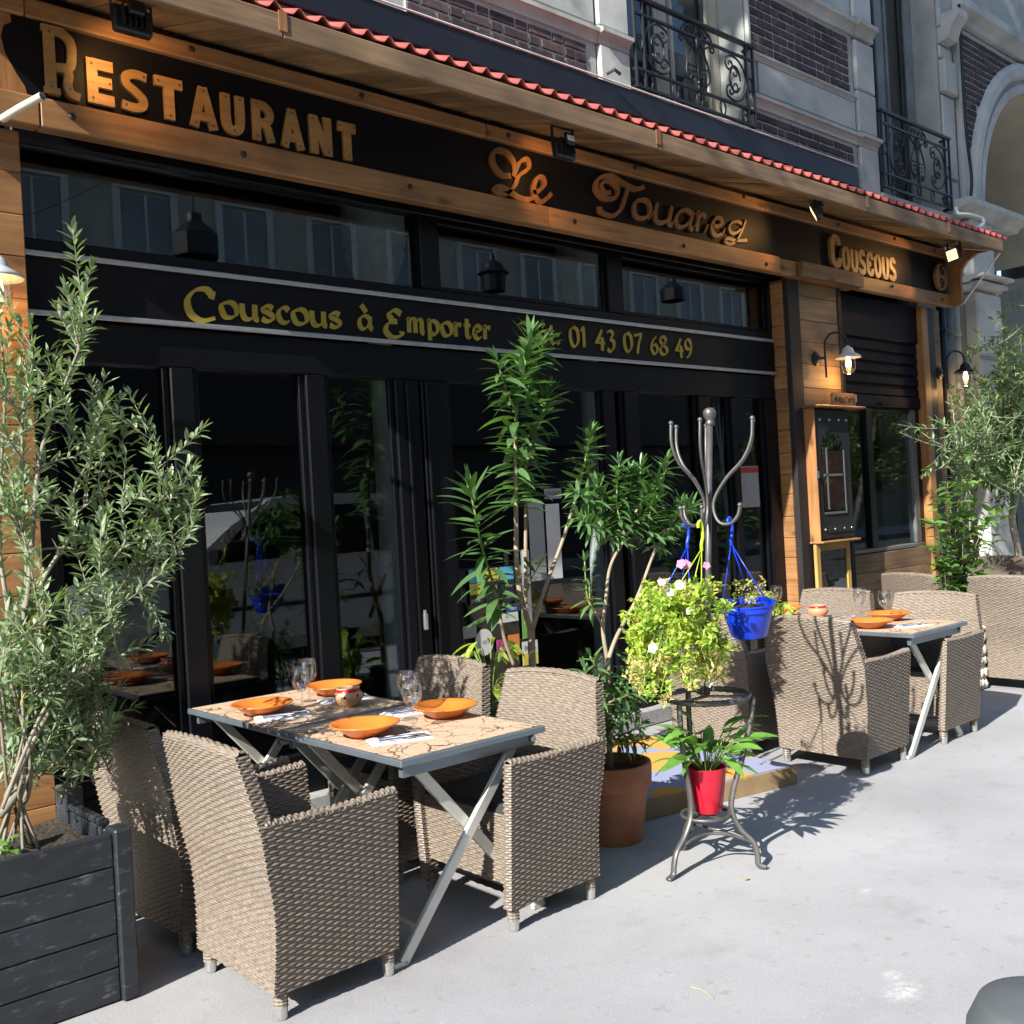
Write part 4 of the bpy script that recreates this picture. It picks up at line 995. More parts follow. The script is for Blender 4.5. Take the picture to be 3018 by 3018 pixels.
def make_chair():
    t = thing('wicker_armchair', (0, 0, 0), 'brown woven wicker armchair', 'chair', 'wicker armchairs at the terrace tables')
    def back(off):
        def f(a, b, z0, hh):
            s_ = a / (2 * HW) * 2 - 1
            z = z0 + b / hh * (ztop(s_ * HW) - z0); y = s_ * HB(z)
            return xr(z) + bow(s_ * HW, z) + off, y, z
        return f
    f0, f1 = back(0), back(IT)
    rear = weave(lambda a, b: f0(a, b, ZB, .80), 2 * HW, .80, -1)
    inner = weave(lambda a, b: f1(a, b, .43, .45), 2 * HW, .45, 1)
    cap = weave(lambda a, b: (xr(.872) + bow(a - HW, .872) + IT / 2 - (IT / 2) * np.cos(np.pi * b / .07), (a - HW) * HB(.88) / HW, ztop(a - HW) + .016 * np.sin(np.pi * b / .07)), 2 * HW, .07, -1)
    bs = []
    for s in (-1, 1):
        bs.append(weave(lambda a, b: (xr(ARM - .05 + b) + a, s * HB(ARM - .05 + b), ARM - .05 + b), IT, .88 - ARM + .045, -s, pu=.022))
    weave_obj('backrest', [rear, inner, cap] + bs, MT['wicker'], t)
    for s in (-1, 1):
        Ls = .50; Hs = ARM - ZB
        out = weave(lambda a, b: (xr(ZB + b) + a / Ls * (xf(ZB + b) - xr(ZB + b)), s * HZ(ZB + b), ZB + b), Ls, Hs, -s)
        inn = weave(lambda a, b: (.0 + a / .45 * (xf(.42 + b) - .0), s * (HZ(.42 + b) - IT), .42 + b), .45, ARM - .42, s)
        top = weave(lambda a, b: (xr(ARM) + .02 + b / .5 * (xf(ARM) - xr(ARM) - .02), s * (HZ(ARM) - IT / 2 + (IT / 2) * np.cos(np.pi * a / .07)), ARM + .014 * np.sin(np.pi * a / .07) - .012 * np.sin(np.pi * b / .5)), .07, .5, s, pu=.0235, pv=.012)
        fro = weave(lambda a, b: (xf(ZB + b) + .01 * np.sin(np.pi * a / IT), s * (HZ(ZB + b) - IT + a), ZB + b), IT, Hs, s, pu=.0225)
        inl = weave(lambda a, b: (.40 + a, s * (HZ(ZB + b) - IT), ZB + b), .058, .34, s)
        weave_obj('arm_panel', [out, inn, top, fro, inl], MT['wicker'], t)
    ap = weave(lambda a, b: (.437, (a - .25) / .25 * (HZ(.17 + b) - IT), .17 + b), .5, .27, 1)
    weave_obj('front_apron', [ap], MT['wicker'], t)
    MB().box(.0, .43, -.262, .262, .40, .468, .02).build('seat_cushion', MT['cushion'], t)
    for x in (.008, .428):
        for s in (-1, 1):
            y = s * .258
            l = MB().lathe([(.0255, .115)] + [(.0255 - .0035 * (k % 2), .115 - k * .006) for k in range(1, 13)], (x, y, 0), 10).build('leg', MT['wicker'], t)
            MB().lathe([(.0225, .048), (.0205, .006), (.018, 0), (.0005, 0)], (x, y, .001), 12).build('foot_cap', MT['chrome_foot'], l, smooth=False)
    return t
proto = make_chair()
CH = [  # (rear-foot x, centre y, rotation deg, label)   the chair faces local +X
 (1.585, 3.305, 0, 'brown wicker armchair with its sunlit back turned to the black planter, at the first table'),
 (1.57, 4.03, 4, 'brown wicker armchair half hidden in leaf shadow between the olive planter and the shop glass'),
 (2.985, 3.250, 180, 'brown wicker armchair at the first table, in front of the terracotta pot'),
 (3.02, 4.00, 176, 'brown wicker armchair at the first table, beside the oleander trunk and door'),
 (5.31, 3.335, 0, 'brown wicker armchair with foliage shadow across its back at the second table'),
 (5.24, 4.09, 3, 'brown wicker armchair behind the hanging baskets, facing the second table'),
 (6.665, 3.32, 180, 'brown wicker armchair at the second table, next to the stone planter'),
 (6.72, 4.10, 178, 'brown wicker armchair at the second table, in front of the framed menu'),
 (8.17, 3.41, -2, 'brown wicker armchair with its plain lit back behind the stone planter at the third table'),
 (8.32, 4.24, -14, 'brown wicker armchair by the plank dado, facing the third table'),
 (10.15, 4.35, 180, 'brown wicker armchair on the far side of the third table, below the small olive tree'),
]
for i, (x, y, a, lab) in enumerate(CH):
    c = proto if i == 0 else copy_tree(proto)
    c.location = (x, y, 0); c.rotation_euler = (0, 0, radians(a)); c['label'] = lab

# ================================================================== tables
def paper_mat():
    m = bpy.data.materials.new('crackle_print_paper'); m.use_nodes = True
    N = m.node_tree.nodes; L = m.node_tree.links; b = N['Principled BSDF']
    tc = N.new('ShaderNodeTexCoord'); 
    nz = N.new('ShaderNodeTexNoise'); nz.inputs['Scale'].default_value = 9; L.new(tc.outputs['Object'], nz.inputs[0])
    mx = N.new('ShaderNodeMix'); mx.data_type = 'VECTOR'; mx.inputs[0].default_value = .09; L.new(tc.outputs['Object'], mx.inputs[4]); L.new(nz.outputs[1], mx.inputs[5])
    c = None; prev = (.50, .36, .24, 1)
    for sc_, wd, cc in ((9.5, .020, (.10, .055, .03)), (19, .014, (.17, .09, .05)), (5, .012, (.20, .05, .03))):
        v = N.new('ShaderNodeTexVoronoi'); v.feature = 'DISTANCE_TO_EDGE'; v.inputs['Scale'].default_value = sc_; L.new(mx.outputs[1], v.inputs['Vector'])
        n2 = N.new('ShaderNodeTexNoise'); n2.inputs['Scale'].default_value = sc_ * .55; n2.inputs['Detail'].default_value = 3; L.new(tc.outputs['Object'], n2.inputs[0])
        wr = N.new('ShaderNodeMapRange'); wr.inputs[1].default_value = .42; wr.inputs[2].default_value = .62; wr.inputs[3].default_value = 0; wr.inputs[4].default_value = wd * 1.6; L.new(n2.outputs[0], wr.inputs[0])
        lt = N.new('ShaderNodeMath'); lt.operation = 'LESS_THAN'; L.new(v.outputs['Distance'], lt.inputs[0]); L.new(wr.outputs[0], lt.inputs[1])
        k = N.new('ShaderNodeMix'); k.data_type = 'RGBA'; k.inputs[7].default_value = (*cc, 1); L.new(lt.outputs[0], k.inputs[0])
        if c is None: k.inputs[6].default_value = prev
        else: L.new(c, k.inputs[6])
        c = k.outputs[2]
    L.new(c, b.inputs['Base Color']); b.inputs['Roughness'].default_value = .75
    return m
MT['paper'] = paper_mat()
def make_table(w, l, label):
    t = thing('folding_table', (0, 0, 0), label, 'table', 'folding terrace tables')
    MB().box(-w / 2, w / 2, 0, l, .718, .743, .003).build('tabletop', MT['table_edge'], t)
    for y in (.035, l - .06): MB().box(-w / 2 + .03, w / 2 - .03, y, y + .025, .672, .717).build('apron_rail', MT['table_edge'], t)
    for y in (.075, l - .075):
        for s in (-1, 1):
            mb = MB(); yy = y + s * .0125
            mb.obox((s * -.245, yy, .70), (s * .35, yy, .012), .022, .042, up=(1, 0, 0), b=.003)
            mb.box(s * .35 - .045, s * .35 + .02, yy - .011, yy + .011, .001, .022, .003)
            mb.build('leg', MT['white_metal'], t)
        MB().lathe([(.014, 0), (.014, .03), (.0005, .031)], (0, 0, 0), 10).xf(Matrix.Translation((w / 2 - .045, y - .02, .695)) @ Matrix.Rotation(pi / 2, 4, 'X')).build('bolt', MT['chrome_foot'], t)
    for x, z in ((.27, .10), (-.27, .10)):
        MB().box(x - .012, x + .012, .09, l - .09, z - .018, z + .018, .003).build('cross_bar', MT['white_metal'], t)
    return t
T1 = make_table(.705, .878, '')
TB = [(2.435, 3.0, 'folding table with white crossed legs on the kerb side of the first group'),
      (2.435, 3.882, 'folding table of the first group, pushed against the shop glass'),
      (6.145, 2.99, 'folding table with crossed white legs beside the hanging baskets, on the kerb side'),
      (6.145, 3.872, 'folding table of the second group, on the shop window side'),
      (9.02, 3.15, 'folding table of the third group behind the stone planter'),]
for i, (x, y, lab) in enumerate(TB):
    c = T1 if i == 0 else copy_tree(T1)
    c.location = (x, y, 0); c['label'] = lab
for i, (x, y, lab) in enumerate(TB):
    ps = MB(); ps.box(-.335, .335, .02, .86, 0, .0012)
    p_ = obj('paper_cover', ps.mesh('paper_cover', MT['paper']), None, None, (x, y, .7435))
    tag(p_, ['tan crackle print paper cover, kerb side table of the first group', 'tan crackle print paper cover on the first group table against the glass', 'tan crackle print paper cover on the second group, kerb side', 'tan crackle print paper cover on the second group, window side', 'tan crackle print paper cover on the third group'][i], 'table cover', 'paper table covers')
# ------------------------------------------------------------------ tableware
ZT = .7455
bowl_m = MB().lathe([(.0005, .0), (.062, 0), (.068, .006), (.118, .040), (.136, .047), (.140, .049), (.139, .0535), (.131, .052), (.110, .043), (.062, .014), (.0005, .012)], (0, 0, 0), 36).mesh('bowl', MT['bowl'], smooth=True)
def bowl(x, y, lab, sc=1.0):
    o = obj('clay_bowl', bowl_m, None, None, (x, y, ZT)); o.scale = (sc, sc, sc); o.rotation_euler = (random.uniform(-.01, .01), random.uniform(-.01, .01), random.uniform(0, 6))
    tag(o, lab, 'bowl', 'orange clay bowls on the tables')
bowl_m.materials.clear(); bowl_m.materials.append(MT['bowl'])
for x, y, lab in ((2.225, 4.28, 'orange clay bowl in leaf shadow at the corner nearest the olive tree'), (2.70, 4.43, 'orange clay bowl against the glass beside the patterned jar'),
                  (2.245, 3.47, 'plain lit orange clay bowl beside a napkin, on the corner towards the kerb chair'), (2.665, 3.49, 'orange clay bowl crossed by a curved shadow, in front of the oleander side chair'),
                  (5.96, 3.36, 'orange clay bowl on the kerb edge of the second table'), (6.36, 3.45, 'orange clay bowl behind a wine glass on the second table'),
                  (6.42, 4.30, 'orange clay bowl on the window side of the second table'), (5.93, 4.10, 'orange clay bowl half hidden by the blue hanging basket'),
                  (8.86, 3.85, 'orange clay bowl behind the leafy shrub on the third table'), (9.2, 3.4, 'orange clay bowl at the kerb edge of the third table')): bowl(x, y, lab)
gp_ = [(.0005, .002), (.033, .0025), (.034, .004), (.020, .008), (.006, .014), (.0042, .03), (.0042, .075), (.007, .085), (.022, .097), (.036, .118), (.042, .145), (.0405, .175), (.036, .200)]
gl_out = gp_ + [(.0347, .200), (.0392, .175), (.0405, .145), (.0345, .119), (.020, .099), (.0005, .091)]
glass_m = MB().lathe(gl_out, (0, 0, 0), 24).mesh('wine_glass', MT['wineglass'], smooth=True)
def wglass(x, y, lab, s=1.0):
    o = obj('wine_glass', glass_m, None, None, (x, y, ZT)); o.scale = (s, s, s)
    tag(o, lab, 'glass', 'empty wine glasses on the tables')
for x, y, lab, s in ((2.37, 4.17, 'empty wine glass beside the bowl in leaf shadow', 1.02), (2.525, 4.37, 'empty wine glass next to the glass wall, behind the patterned jar', 1.02),
                  (2.425, 3.39, 'empty wine glass by the napkin nearest the kerb on the first table', 1.0), (2.54, 3.58, 'empty wine glass just behind another in the middle of the first table', 1.02),
                  (6.23, 3.40, 'empty wine glass in front of the orange bowl at the second table', 1.05), (6.37, 3.66, 'empty wine glass at the middle of the second table', 1.05),
                  (6.34, 4.44, 'empty wine glass on the window side, second table, before the planks', 1.05), (6.40, 4.34, 'empty wine glass beside the far bowl on the second table', 1.05)): wglass(x, y, lab, s)
def jar(x, y, lab, plain=False):
    j = thing('clay_jar', (x, y, ZT), lab, 'jar', 'small clay jars on the tables')
    MB().lathe([(.0005, .001), (.036, .001), (.052, .014), (.070, .040), (.069, .058), (.052, .075), (.0505, .08), (.058, .088), (.052, .090), (.045, .08), (.05, .065), (.0005, .055)], (x, y, ZT), 24).build('body', MT['jar'] if not plain else MT['bowlpale'], j, smooth=True)
    MB().lathe([(.0585, .0702), (.0533, .0765), (.0545, .0835)], (x, y, ZT), 24).build('red_band', MT['red'], j, smooth=True)
    for k in range(0 if plain else 7):
        a = k * .9 + .3
        MB().sphere((x + .0675 * cos(a), y + .0675 * sin(a), ZT + .05 + .006 * (k % 2)), .007, 8, 5).build('painted_dot', MT['darkwood'], j, smooth=True)
MT['jar'] = pm('painted_clay', (.50, .28, .15), .45, var=.2, vscale=20, c2=(.22, .06, .04), c2scale=22, c2amt=.36, coat=.2)
MT['bowlpale'] = pm('pale_clay', (.60, .26, .13), .5, var=.1)
jar(2.56, 4.08, 'dark dotted clay jar in leaf shadow on the first table'); jar(6.33, 3.96, 'pale orange clay jar with red rim on the second table', True)
# napkins with cutlery
def napkin(x, y, a, lab):
    n = thing('napkin_setting', (x, y, ZT), lab, 'napkin', 'paper napkins with cutlery'); n.rotation_euler.z = radians(a)
    ORG[n] = Vector((0, 0, 0))
    mb = MB()
    vs = []; nx, ny = 8, 4
    for t in (0, 1):
        for i in range(nx + 1):
            for j in range(ny + 1):
                px = -.12 + .24 * i / nx; py = -.06 + .12 * j / ny
                vs.append((px, py, .0008 + t * (.004 + .0025 * sin(9 * px / .1 + j) + .003 * (j / ny))))
    W_ = ny + 1; o2 = (nx + 1) * W_; fs = []
    for i in range(nx):
        for j in range(ny):
            a_ = i * W_ + j; fs += [(o2 + a_, o2 + a_ + W_, o2 + a_ + W_ + 1, o2 + a_ + 1)]
    for i in range(nx): fs += [(i * W_, (i + 1) * W_, o2 + (i + 1) * W_, o2 + i * W_), ((i + 1) * W_ + ny, i * W_ + ny, o2 + i * W_ + ny, o2 + (i + 1) * W_ + ny)]
    for j in range(ny): fs += [(j + 1, j, o2 + j, o2 + j + 1), (nx * W_ + j, nx * W_ + j + 1, o2 + nx * W_ + j + 1, o2 + nx * W_ + j)]
    mb.add(vs, fs).build('paper', MT['napkin'], n)
    f = MB(); f.tube([(-.085, .012, .013), (.02, .012, .014), (.05, .012, .012)], [.004, .0025, .003], 6, flat=1.6); f.box(.05, .068, .001, .023, .0105, .0125)
    for k in range(4): f.box(.068, .105, .0015 + k * .006, .0045 + k * .006, .0105, .0125)
    f.build('fork', MT['steelware'], n)
    k = MB(); k.tube([(-.09, -.022, .012), (.0, -.022, .012)], [.005, .004], 6, flat=1.4); k.box(0, .11, -.030, -.014, .0105, .0122)
    k.build('knife', MT['steelware'], n)
for x, y, a, lab in ((2.24, 4.12, -20, 'white napkin with fork and knife beside the bowl nearest the olive tree'), (2.64, 4.24, -15, 'white napkin with cutlery behind the patterned jar'),
                     (2.28, 3.28, -20, 'white napkin with fork in full sun near the kerb corner'), (2.62, 3.69, -14, 'white napkin with cutlery behind the pair of wine glasses'),
                     (6.12, 3.17, -18, 'white napkin with fork on the kerb corner of the second table'), (6.30, 3.72, -15, 'white napkin with cutlery in the middle of the second table'),
                     (5.96, 3.9, -18, 'white napkin with cutlery next to the blue basket'), (6.34, 4.58, -12, 'white napkin with cutlery by the window end of the second table')): napkin(x, y, a, lab)

# ================================================================== plant stand (old coat rack) with baskets
st = thing('coat_rack', (3.56, 2.86, 0), 'grey iron coat rack with curved hooks used as a plant stand', 'coat rack')
BC = Vector((3.565, 2.86, 0)); TC = Vector((3.79, 2.87, 2.0)); lean = (TC - BC) / 2.0
def ax(z): return BC + lean * z
def rk(z, r, a): p = ax(z); return Vector((p.x + r * cos(a), p.y + r * sin(a), p.z))
MB().tube([ax(.735), ax(1.98)], .0142, 14).build('pole', MT['stand'], st, smooth=True)
kn = MB().lathe([(.0155, -.045), (.021, -.042), (.021, -.028), (.017, -.024), (.019, -.016), (.027, -.004), (.030, .010), (.027, .026), (.016, .036), (.0005, .038)], tuple(ax(1.985)), 18).build('knob', MT['stand'], st, smooth=True)
ring = [rk(.735, .182, 2 * pi * k / 40) for k in range(40)]
MB().tube(ring, .013, 10, closed=True).build('ring', MT['stand'], st, smooth=True)
for k in range(3): MB().obox(ax(.735), rk(.735, .178, 1.0 + k * 2 * pi / 3), .022, .008).build('spoke', MT['stand'], st)
LA = [radians(180), radians(-62), radians(65)]
FT = [Vector((3.325, 2.87, 0)), Vector((3.70, 2.635, 0)), Vector((3.68, 3.09, 0))]
knees = []
for k in range(3):
    a = atan2(FT[k].y - BC.y, FT[k].x - BC.x); R = (FT[k] - BC).length
    prof = [(.18, .735), (.165, .60), (.135, .45), (.105, .33), (.10, .24), (.135, .165), (.185, .11), (.20, .06), (.205, .02), (.235, .006)]
    pts = [rk(z, r * R / .235, a) if z > .3 else BC + Vector((cos(a), sin(a), 0)) * (r * R / .235) + Vector((lean.x * z, 0, z)) for r, z in prof]
    MB().tube(spline(pts, 5), .009, 8, flat=1.7).build('leg', MT['stand'], st, smooth=True)
    knees.append(pts[6])
for k in range(3):
    a, b_ = knees[k], knees[(k + 1) % 3]; mid = (a + b_) / 2; mid = mid + (BC - mid) * .55; mid.z = a.z + .045
    MB().tube(spline([a, (a + mid) / 2 + Vector((0, 0, .014)), mid, (b_ + mid) / 2 + Vector((0, 0, .014)), b_], 5), .0065, 6, flat=1.0).build('stretcher', MT['stand'], st, smooth=True)
sh_r = [rk(.225, .105, 2 * pi * k / 32) for k in range(32)]
MB().tube(sh_r, .008, 8, closed=True).build('shelf_ring', MT['stand'], st, smooth=True)
for k in range(2): MB().obox(rk(.222, .104, k * pi / 2), rk(.222, .104, k * pi / 2 + pi), .02, .006).build('shelf_bar', MT['stand'], st)
hp = [(.150, 1.575), (.140, 1.53), (.105, 1.495), (.055, 1.50), (.026, 1.55), (.030, 1.615), (.085, 1.70), (.16, 1.775), (.20, 1.86), (.205, 1.955)]
for k in range(6):
    a = radians(-28 + 60 * k + (10 if k % 2 else -6))
    pts = spline([rk(z, r, a) for r, z in hp], 5)
    MB().tube(pts, .0072, 8).build('hook', MT['stand'], st, smooth=True)
    for q_ in (pts[0], pts[-1]): MB().sphere(q_, .0115, 10, 7).build('hook_ball', MT['stand'], st, smooth=True)

def leaf_local(mb, L, W, droop, fold, n=5, tip=.0):
    vs = []
    for i in range(n + 1):
        t = i / n; w_ = W * (sin(pi * t ** .8) ** .75 if 0 < t < 1 else .02)
        x = L * t * (1 - .18 * droop * t); z = -droop * L * t * t
        vs += [(x, -w_ / 2, z + fold * w_), (x, 0, z), (x, w_ / 2, z + fold * w_)]
    fs = []
    for i in range(n):
        a = i * 3
        fs += [(a, a + 3, a + 4, a + 1), (a + 1, a + 4, a + 5, a + 2)]
    return mb.add(vs, fs)
def frame_of(d, up=None):
    d = Vector(d).normalized(); u = Vector(up) if up else Vector((0, 0, 1))
    y = u.cross(d)
    if y.length < 1e-3: y = d.orthogonal()
    y.normalize(); z = d.cross(y)
    return Matrix((d, y, z)).transposed()
def add_leaf(mb, p, d, L, W, droop=.15, fold=.15, n=3, roll=0, up=None):
    t = MB(); leaf_local(t, L, W, droop, fold, n)
    Mx = frame_of(d, up) @ Matrix.Rotation(roll, 3, 'X')
    p = Vector(p)
    mb.add([p + Mx @ Vector(v) for v in t.v], t.f)
def leaf_variants(name, mat, specs, n=5):
    out = []
    for k, (W, dr, fo) in enumerate(specs):
        m = MB(); leaf_local(m, 1.0, W, dr, fo, n); out.append(m.mesh(name + str(k), mat, smooth=True))
    return out
LEAFN = {}; EXTRA = {}
def put_leaf(meshes, parent, p, d, L, roll=0, up=None, name='leaf'):
    k = (parent, meshes[0].materials[0]); LEAFN[k] = LEAFN.get(k, 0) + 1
    if LEAFN[k] > 300:          # past 300 the leaves join into one part of kind stuff
        me = random.choice(meshes); mb = EXTRA.setdefault(k, MB()); Mx = frame_of(d, up) @ Matrix.Rotation(roll, 3, 'X'); p = Vector(p)
        mb.add([p + Mx @ (v.co * L) for v in me.vertices], [tuple(q.vertices) for q in me.polygons]); return None
    q = (frame_of(d, up) @ Matrix.Rotation(roll, 3, 'X')).to_quaternion()
    return inst(name, random.choice(meshes), parent, p, quat=q, scale=L)
def rdir(): 
    v = Vector((random.gauss(0, 1), random.gauss(0, 1), random.gauss(0, 1))); return v.normalized()

def basket(rim_c, r, h, mat, hook, label, tilt=(0, 0), hookmat=None, rope=.0026):
    b_ = thing('hanging_basket', rim_c, label, 'hanging basket')
    c = Vector(rim_c)
    R_ = Matrix.Rotation(tilt[0], 3, 'X') @ Matrix.Rotation(tilt[1], 3, 'Y')
    m = MB().lathe([(.0005, -h), (r * .62, -h), (r * .66, -h + .006), (r * .90, -.028), (r * .96, -.026), (r * .97, -.022), (r * .985, -.001), (r * 1.02, 0), (r * 1.02, .006), (r * .95, .006), (r * .93, -.02), (r * .6, -h + .012), (.0005, -h + .012)], (0, 0, 0), 36)
    m.v = [tuple(R_ @ Vector(p) + c) for p in m.v]; m.build('pot', mat, b_, angle=40)
    so = MB().lathe([(.0005, -.022), (r * .9, -.025)], (0, 0, 0), 24); so.v = [tuple(R_ @ Vector(p) + c) for p in so.v]; so.build('soil', MT['soil'], b_)
    hk = Vector(hook)
    base = hk - Vector((0, 0, .105))
    for k in range(3):
        a = 2 * pi * k / 3 + .5
        e = R_ @ Vector((r * .98 * cos(a), r * .98 * sin(a), .0)) + c
        MB().tube([base, e], rope, 6).build('hanger_cord', hookmat or mat, b_, smooth=True)
    hp_ = [base + Vector((0, 0, -.01)), base + Vector((0, 0, .02)), base + Vector((.012, 0, .05)), hk + Vector((.012, 0, -.012)), hk + Vector((0, 0, .014)), hk + Vector((-.014, 0, .004)), hk + Vector((-.015, 0, -.014))]
    MB().tube(spline(hp_, 4), .0075, 8).build('hanger_hook', hookmat or mat, b_, smooth=True)
    return b_
lime = basket((3.43, 2.80, 1.12), .105, .125, MT['lime'], (3.575, 2.79, 1.50), 'lime green hanging basket overgrown with bushy yellowing petunias')
blue = basket((3.925, 2.82, 1.12), .125, .15, MT['blue'], (3.855, 2.84, 1.505), 'bright blue hanging basket with sparse dried plant', tilt=(0.06, -.10))
blue2 = basket((3.73, 3.10, 1.08), .11, .13, MT['blue'], (3.74, 3.00, 1.50), 'blue hanging basket at the back of the coat rack, behind the petunias')
# petunia foliage
def tuft(mb, c, n, r, L, W, up=.4):
    for _ in range(n):
        d = rdir(); d.z += up; d.normalize()
        add_leaf(mb, Vector(c) + rdir() * r * random.random(), d, L * random.uniform(.6, 1.25), W * random.uniform(.7, 1.2), random.uniform(0, .5), .2, 2, random.uniform(-1, 1))
pet = MB(); dryb = MB(); stems = MB(); cc = Vector((3.405, 2.80, 1.10))
random.seed(3)
for k in range(230):
    a = random.uniform(0, 2 * pi); 
    drop = random.random() ** 1.2
    r = .06 + .17 * random.random() ** .6
    p = cc + Vector((r * cos(a) - .03 * drop, r * sin(a) * .9, .16 * random.random() - (.33 * drop if r > .12 else 0)))
    side = (p.x - cc.x)
    tgt = dryb if random.random() < (.46 if side > -.03 or drop > .6 else .12) else pet
    tuft(tgt, p, 20, .035, .034, .018)
    stems.tube(spline([cc + Vector((0, 0, -.02)), (cc + p) / 2 + Vector((0, 0, .07)), p], 4), .0016, 4, cap=False)
for k in range(26):     # trailing strands
    a = random.uniform(-.9, .9) + (pi if k % 2 else -.4); L_ = random.uniform(.10, .24)
    p0 = cc + Vector((.13 * cos(a), .11 * sin(a), -.05)); p1 = p0 + Vector((.06 * cos(a) - .04, .03 * sin(a), -L_))
    stems.tube([p0, (p0 + p1) / 2 + Vector((.02, 0, 0)), p1], .0016, 4, cap=False)
    for j in range(7): tuft(pet if random.random() < .7 else dryb, p0.lerp(p1, j / 6), 8, .018, .022, .010)
o = pet.build('petunia_leaves', MT['petunia'], lime, smooth=True); tag(o, kind='stuff')
o = dryb.build('dried_leaves', MT['dry'], lime, smooth=True); tag(o, kind='stuff')
o = stems.build('trailing_stems', MT['greenstem'], lime); tag(o, kind='stuff')
flw = MB()
for k in range(5):
    a = 2 * pi * k / 5; add_leaf(flw, (0, 0, 0), (cos(a), sin(a), .35), .019, .019, .2, .1, 3)
fm = flw.mesh('flower', MT['petal'], smooth=True); fm2 = flw.mesh('pink_flower', MT['pinkpetal'], smooth=True)
for u, v, pk in ((230, 80, 0), (360, 220, 0), (640, 490, 0), (500, 120, 0), (920, 1520, 0), (120, 1020, 0), (520, -180, 1), (590, -170, 1), (880, -160, 1)):
    p = at(1900 + u / 4.83, 1700 + v / 4.83, Y=2.66)
    inst('flower', fm2 if pk else fm, lime, p, rot=(radians(70), random.uniform(-.4, .4), radians(-50 + random.uniform(-30, 30))), scale=random.uniform(.9, 1.3))
pb = MB(); sb = MB(); cc = Vector((3.925, 2.82, 1.105))
for k in range(34):
    p = cc + Vector((random.uniform(-.085, .08), random.uniform(-.075, .075), random.uniform(.02, .13)))
    tuft(sb if random.random() < .62 else pb, p, 12, .02, .017, .008)
o = pb.build('leaves', MT['petunia'], blue, smooth=True); tag(o, kind='stuff')
o = sb.build('dried_leaves', MT['dry'], blue, smooth=True); tag(o, kind='stuff')
pb = MB(); cc = Vector((3.73, 3.10, 1.09))
for k in range(30): tuft(pb, cc + Vector((random.uniform(-.13, .16), random.uniform(-.1, .1), random.uniform(-.16, .12))), 12, .03, .022, .011)
o = pb.build('leaves', MT['shrub'], blue2, smooth=True); tag(o, kind='stuff')
# peace lily in red pot on the shelf
lil = thing('potted_lily', (3.61, 2.86, .232), 'leafy green peace lily in a glossy red pot on the coat rack shelf', 'potted plant')
lc = Vector((3.612, 2.86, .232))
MB().lathe([(.0005, 0), (.056, 0), (.060, .004), (.085, .185), (.088, .20), (.083, .20), (.055, .02), (.0005, .018)], tuple(lc), 28).build('pot', MT['red'], lil, smooth=False, angle=40)
MB().lathe([(.0005, .178), (.079, .176)], tuple(lc), 20).build('soil', MT['soil'], lil)
lvm = leaf_variants('lily_leaf', MT['lily'], [(.30, .28, .10), (.34, .16, .08), (.27, .38, .12), (.32, .55, .08)], 6)
random.seed(11); stl = MB()
for k in range(46):
    a = random.uniform(0, 2 * pi); el = random.uniform(.45, 1.4); L_ = random.uniform(.12, .21)
    p0 = lc + Vector((.03 * cos(a), .03 * sin(a), .18)); s_ = random.uniform(.08, .22)
    p1 = p0 + Vector((cos(a) * cos(el) * s_, sin(a) * cos(el) * s_, sin(el) * s_))
    stl.tube(spline([p0, (p0 + p1) / 2 + Vector((0, 0, .02)), p1], 3), .0026, 5, cap=False)
    put_leaf(lvm, lil, p1, (cos(a), sin(a), random.uniform(-.1, 1.1)), L_, random.uniform(-.5, .5))
stl.build('stems', MT['greenstem'], lil, smooth=True)
# ================================================================== planter and olive tree on the left
pl_ = thing('wooden_planter', (.9, 3.85, 0), 'black painted plank planter box holding the olive tree', 'planter')
def plank_face(mbn, boxes):
    for b_ in boxes: MB().box(*b_, .004).build(mbn, MT['planter'], pl_)
for k in range(5):
    z0 = .005 + k * .1145; z1 = z0 + .112
    MB().box(.30, 1.276, 3.582, 3.612, z0, z1, .004).build('plank', MT['planter'], pl_)
    MB().box(1.275, 1.305, 3.66, 4.10, z0, z1, .004).build('plank', MT['planter'], pl_)
MB().box(1.277, 1.335, 3.560, 3.655, .002, .588, .006).build('post', MT['planter'], pl_)
MB().box(1.262, 1.33, 4.005, 4.12, .002, .66, .006).build('post', MT['planter'], pl_)
MB().box(1.268, 1.30, 3.664, 4.0, .583, .607, .005).build('rim', MT['planter'], pl_)
sv = []; nx = 12
so = MB(); g = [[(.3 + .98 * i / nx, 3.61 + .5 * j / 8, .53 + .02 * sin(i * 2.1 + j) + random.uniform(-.012, .012)) for j in range(9)] for i in range(nx + 1)]
so.add([p for r in g for p in r], [(i * 9 + j, (i + 1) * 9 + j, (i + 1) * 9 + j + 1, i * 9 + j + 1) for i in range(nx) for j in range(8)])
so.build('soil', MT['soil'], pl_, smooth=True)
z3 = lambda u, v: (u / 1.7564, 1000 + v / 1.7564)
z0_ = lambda u, v: (u / 1.7564, v / 1.7564)
z6_ = lambda u, v: (u / 1.7564, 1918 + v / 1.7564)
random.seed(21)
ol = thing('olive_tree', (1.03, 3.82, .53), 'tall young olive tree with grey green leaves in the black planter', 'tree')
olv = MB(); ost = MB()
def path(pts, Y): return [at(*p, Y=Y) for p in pts]
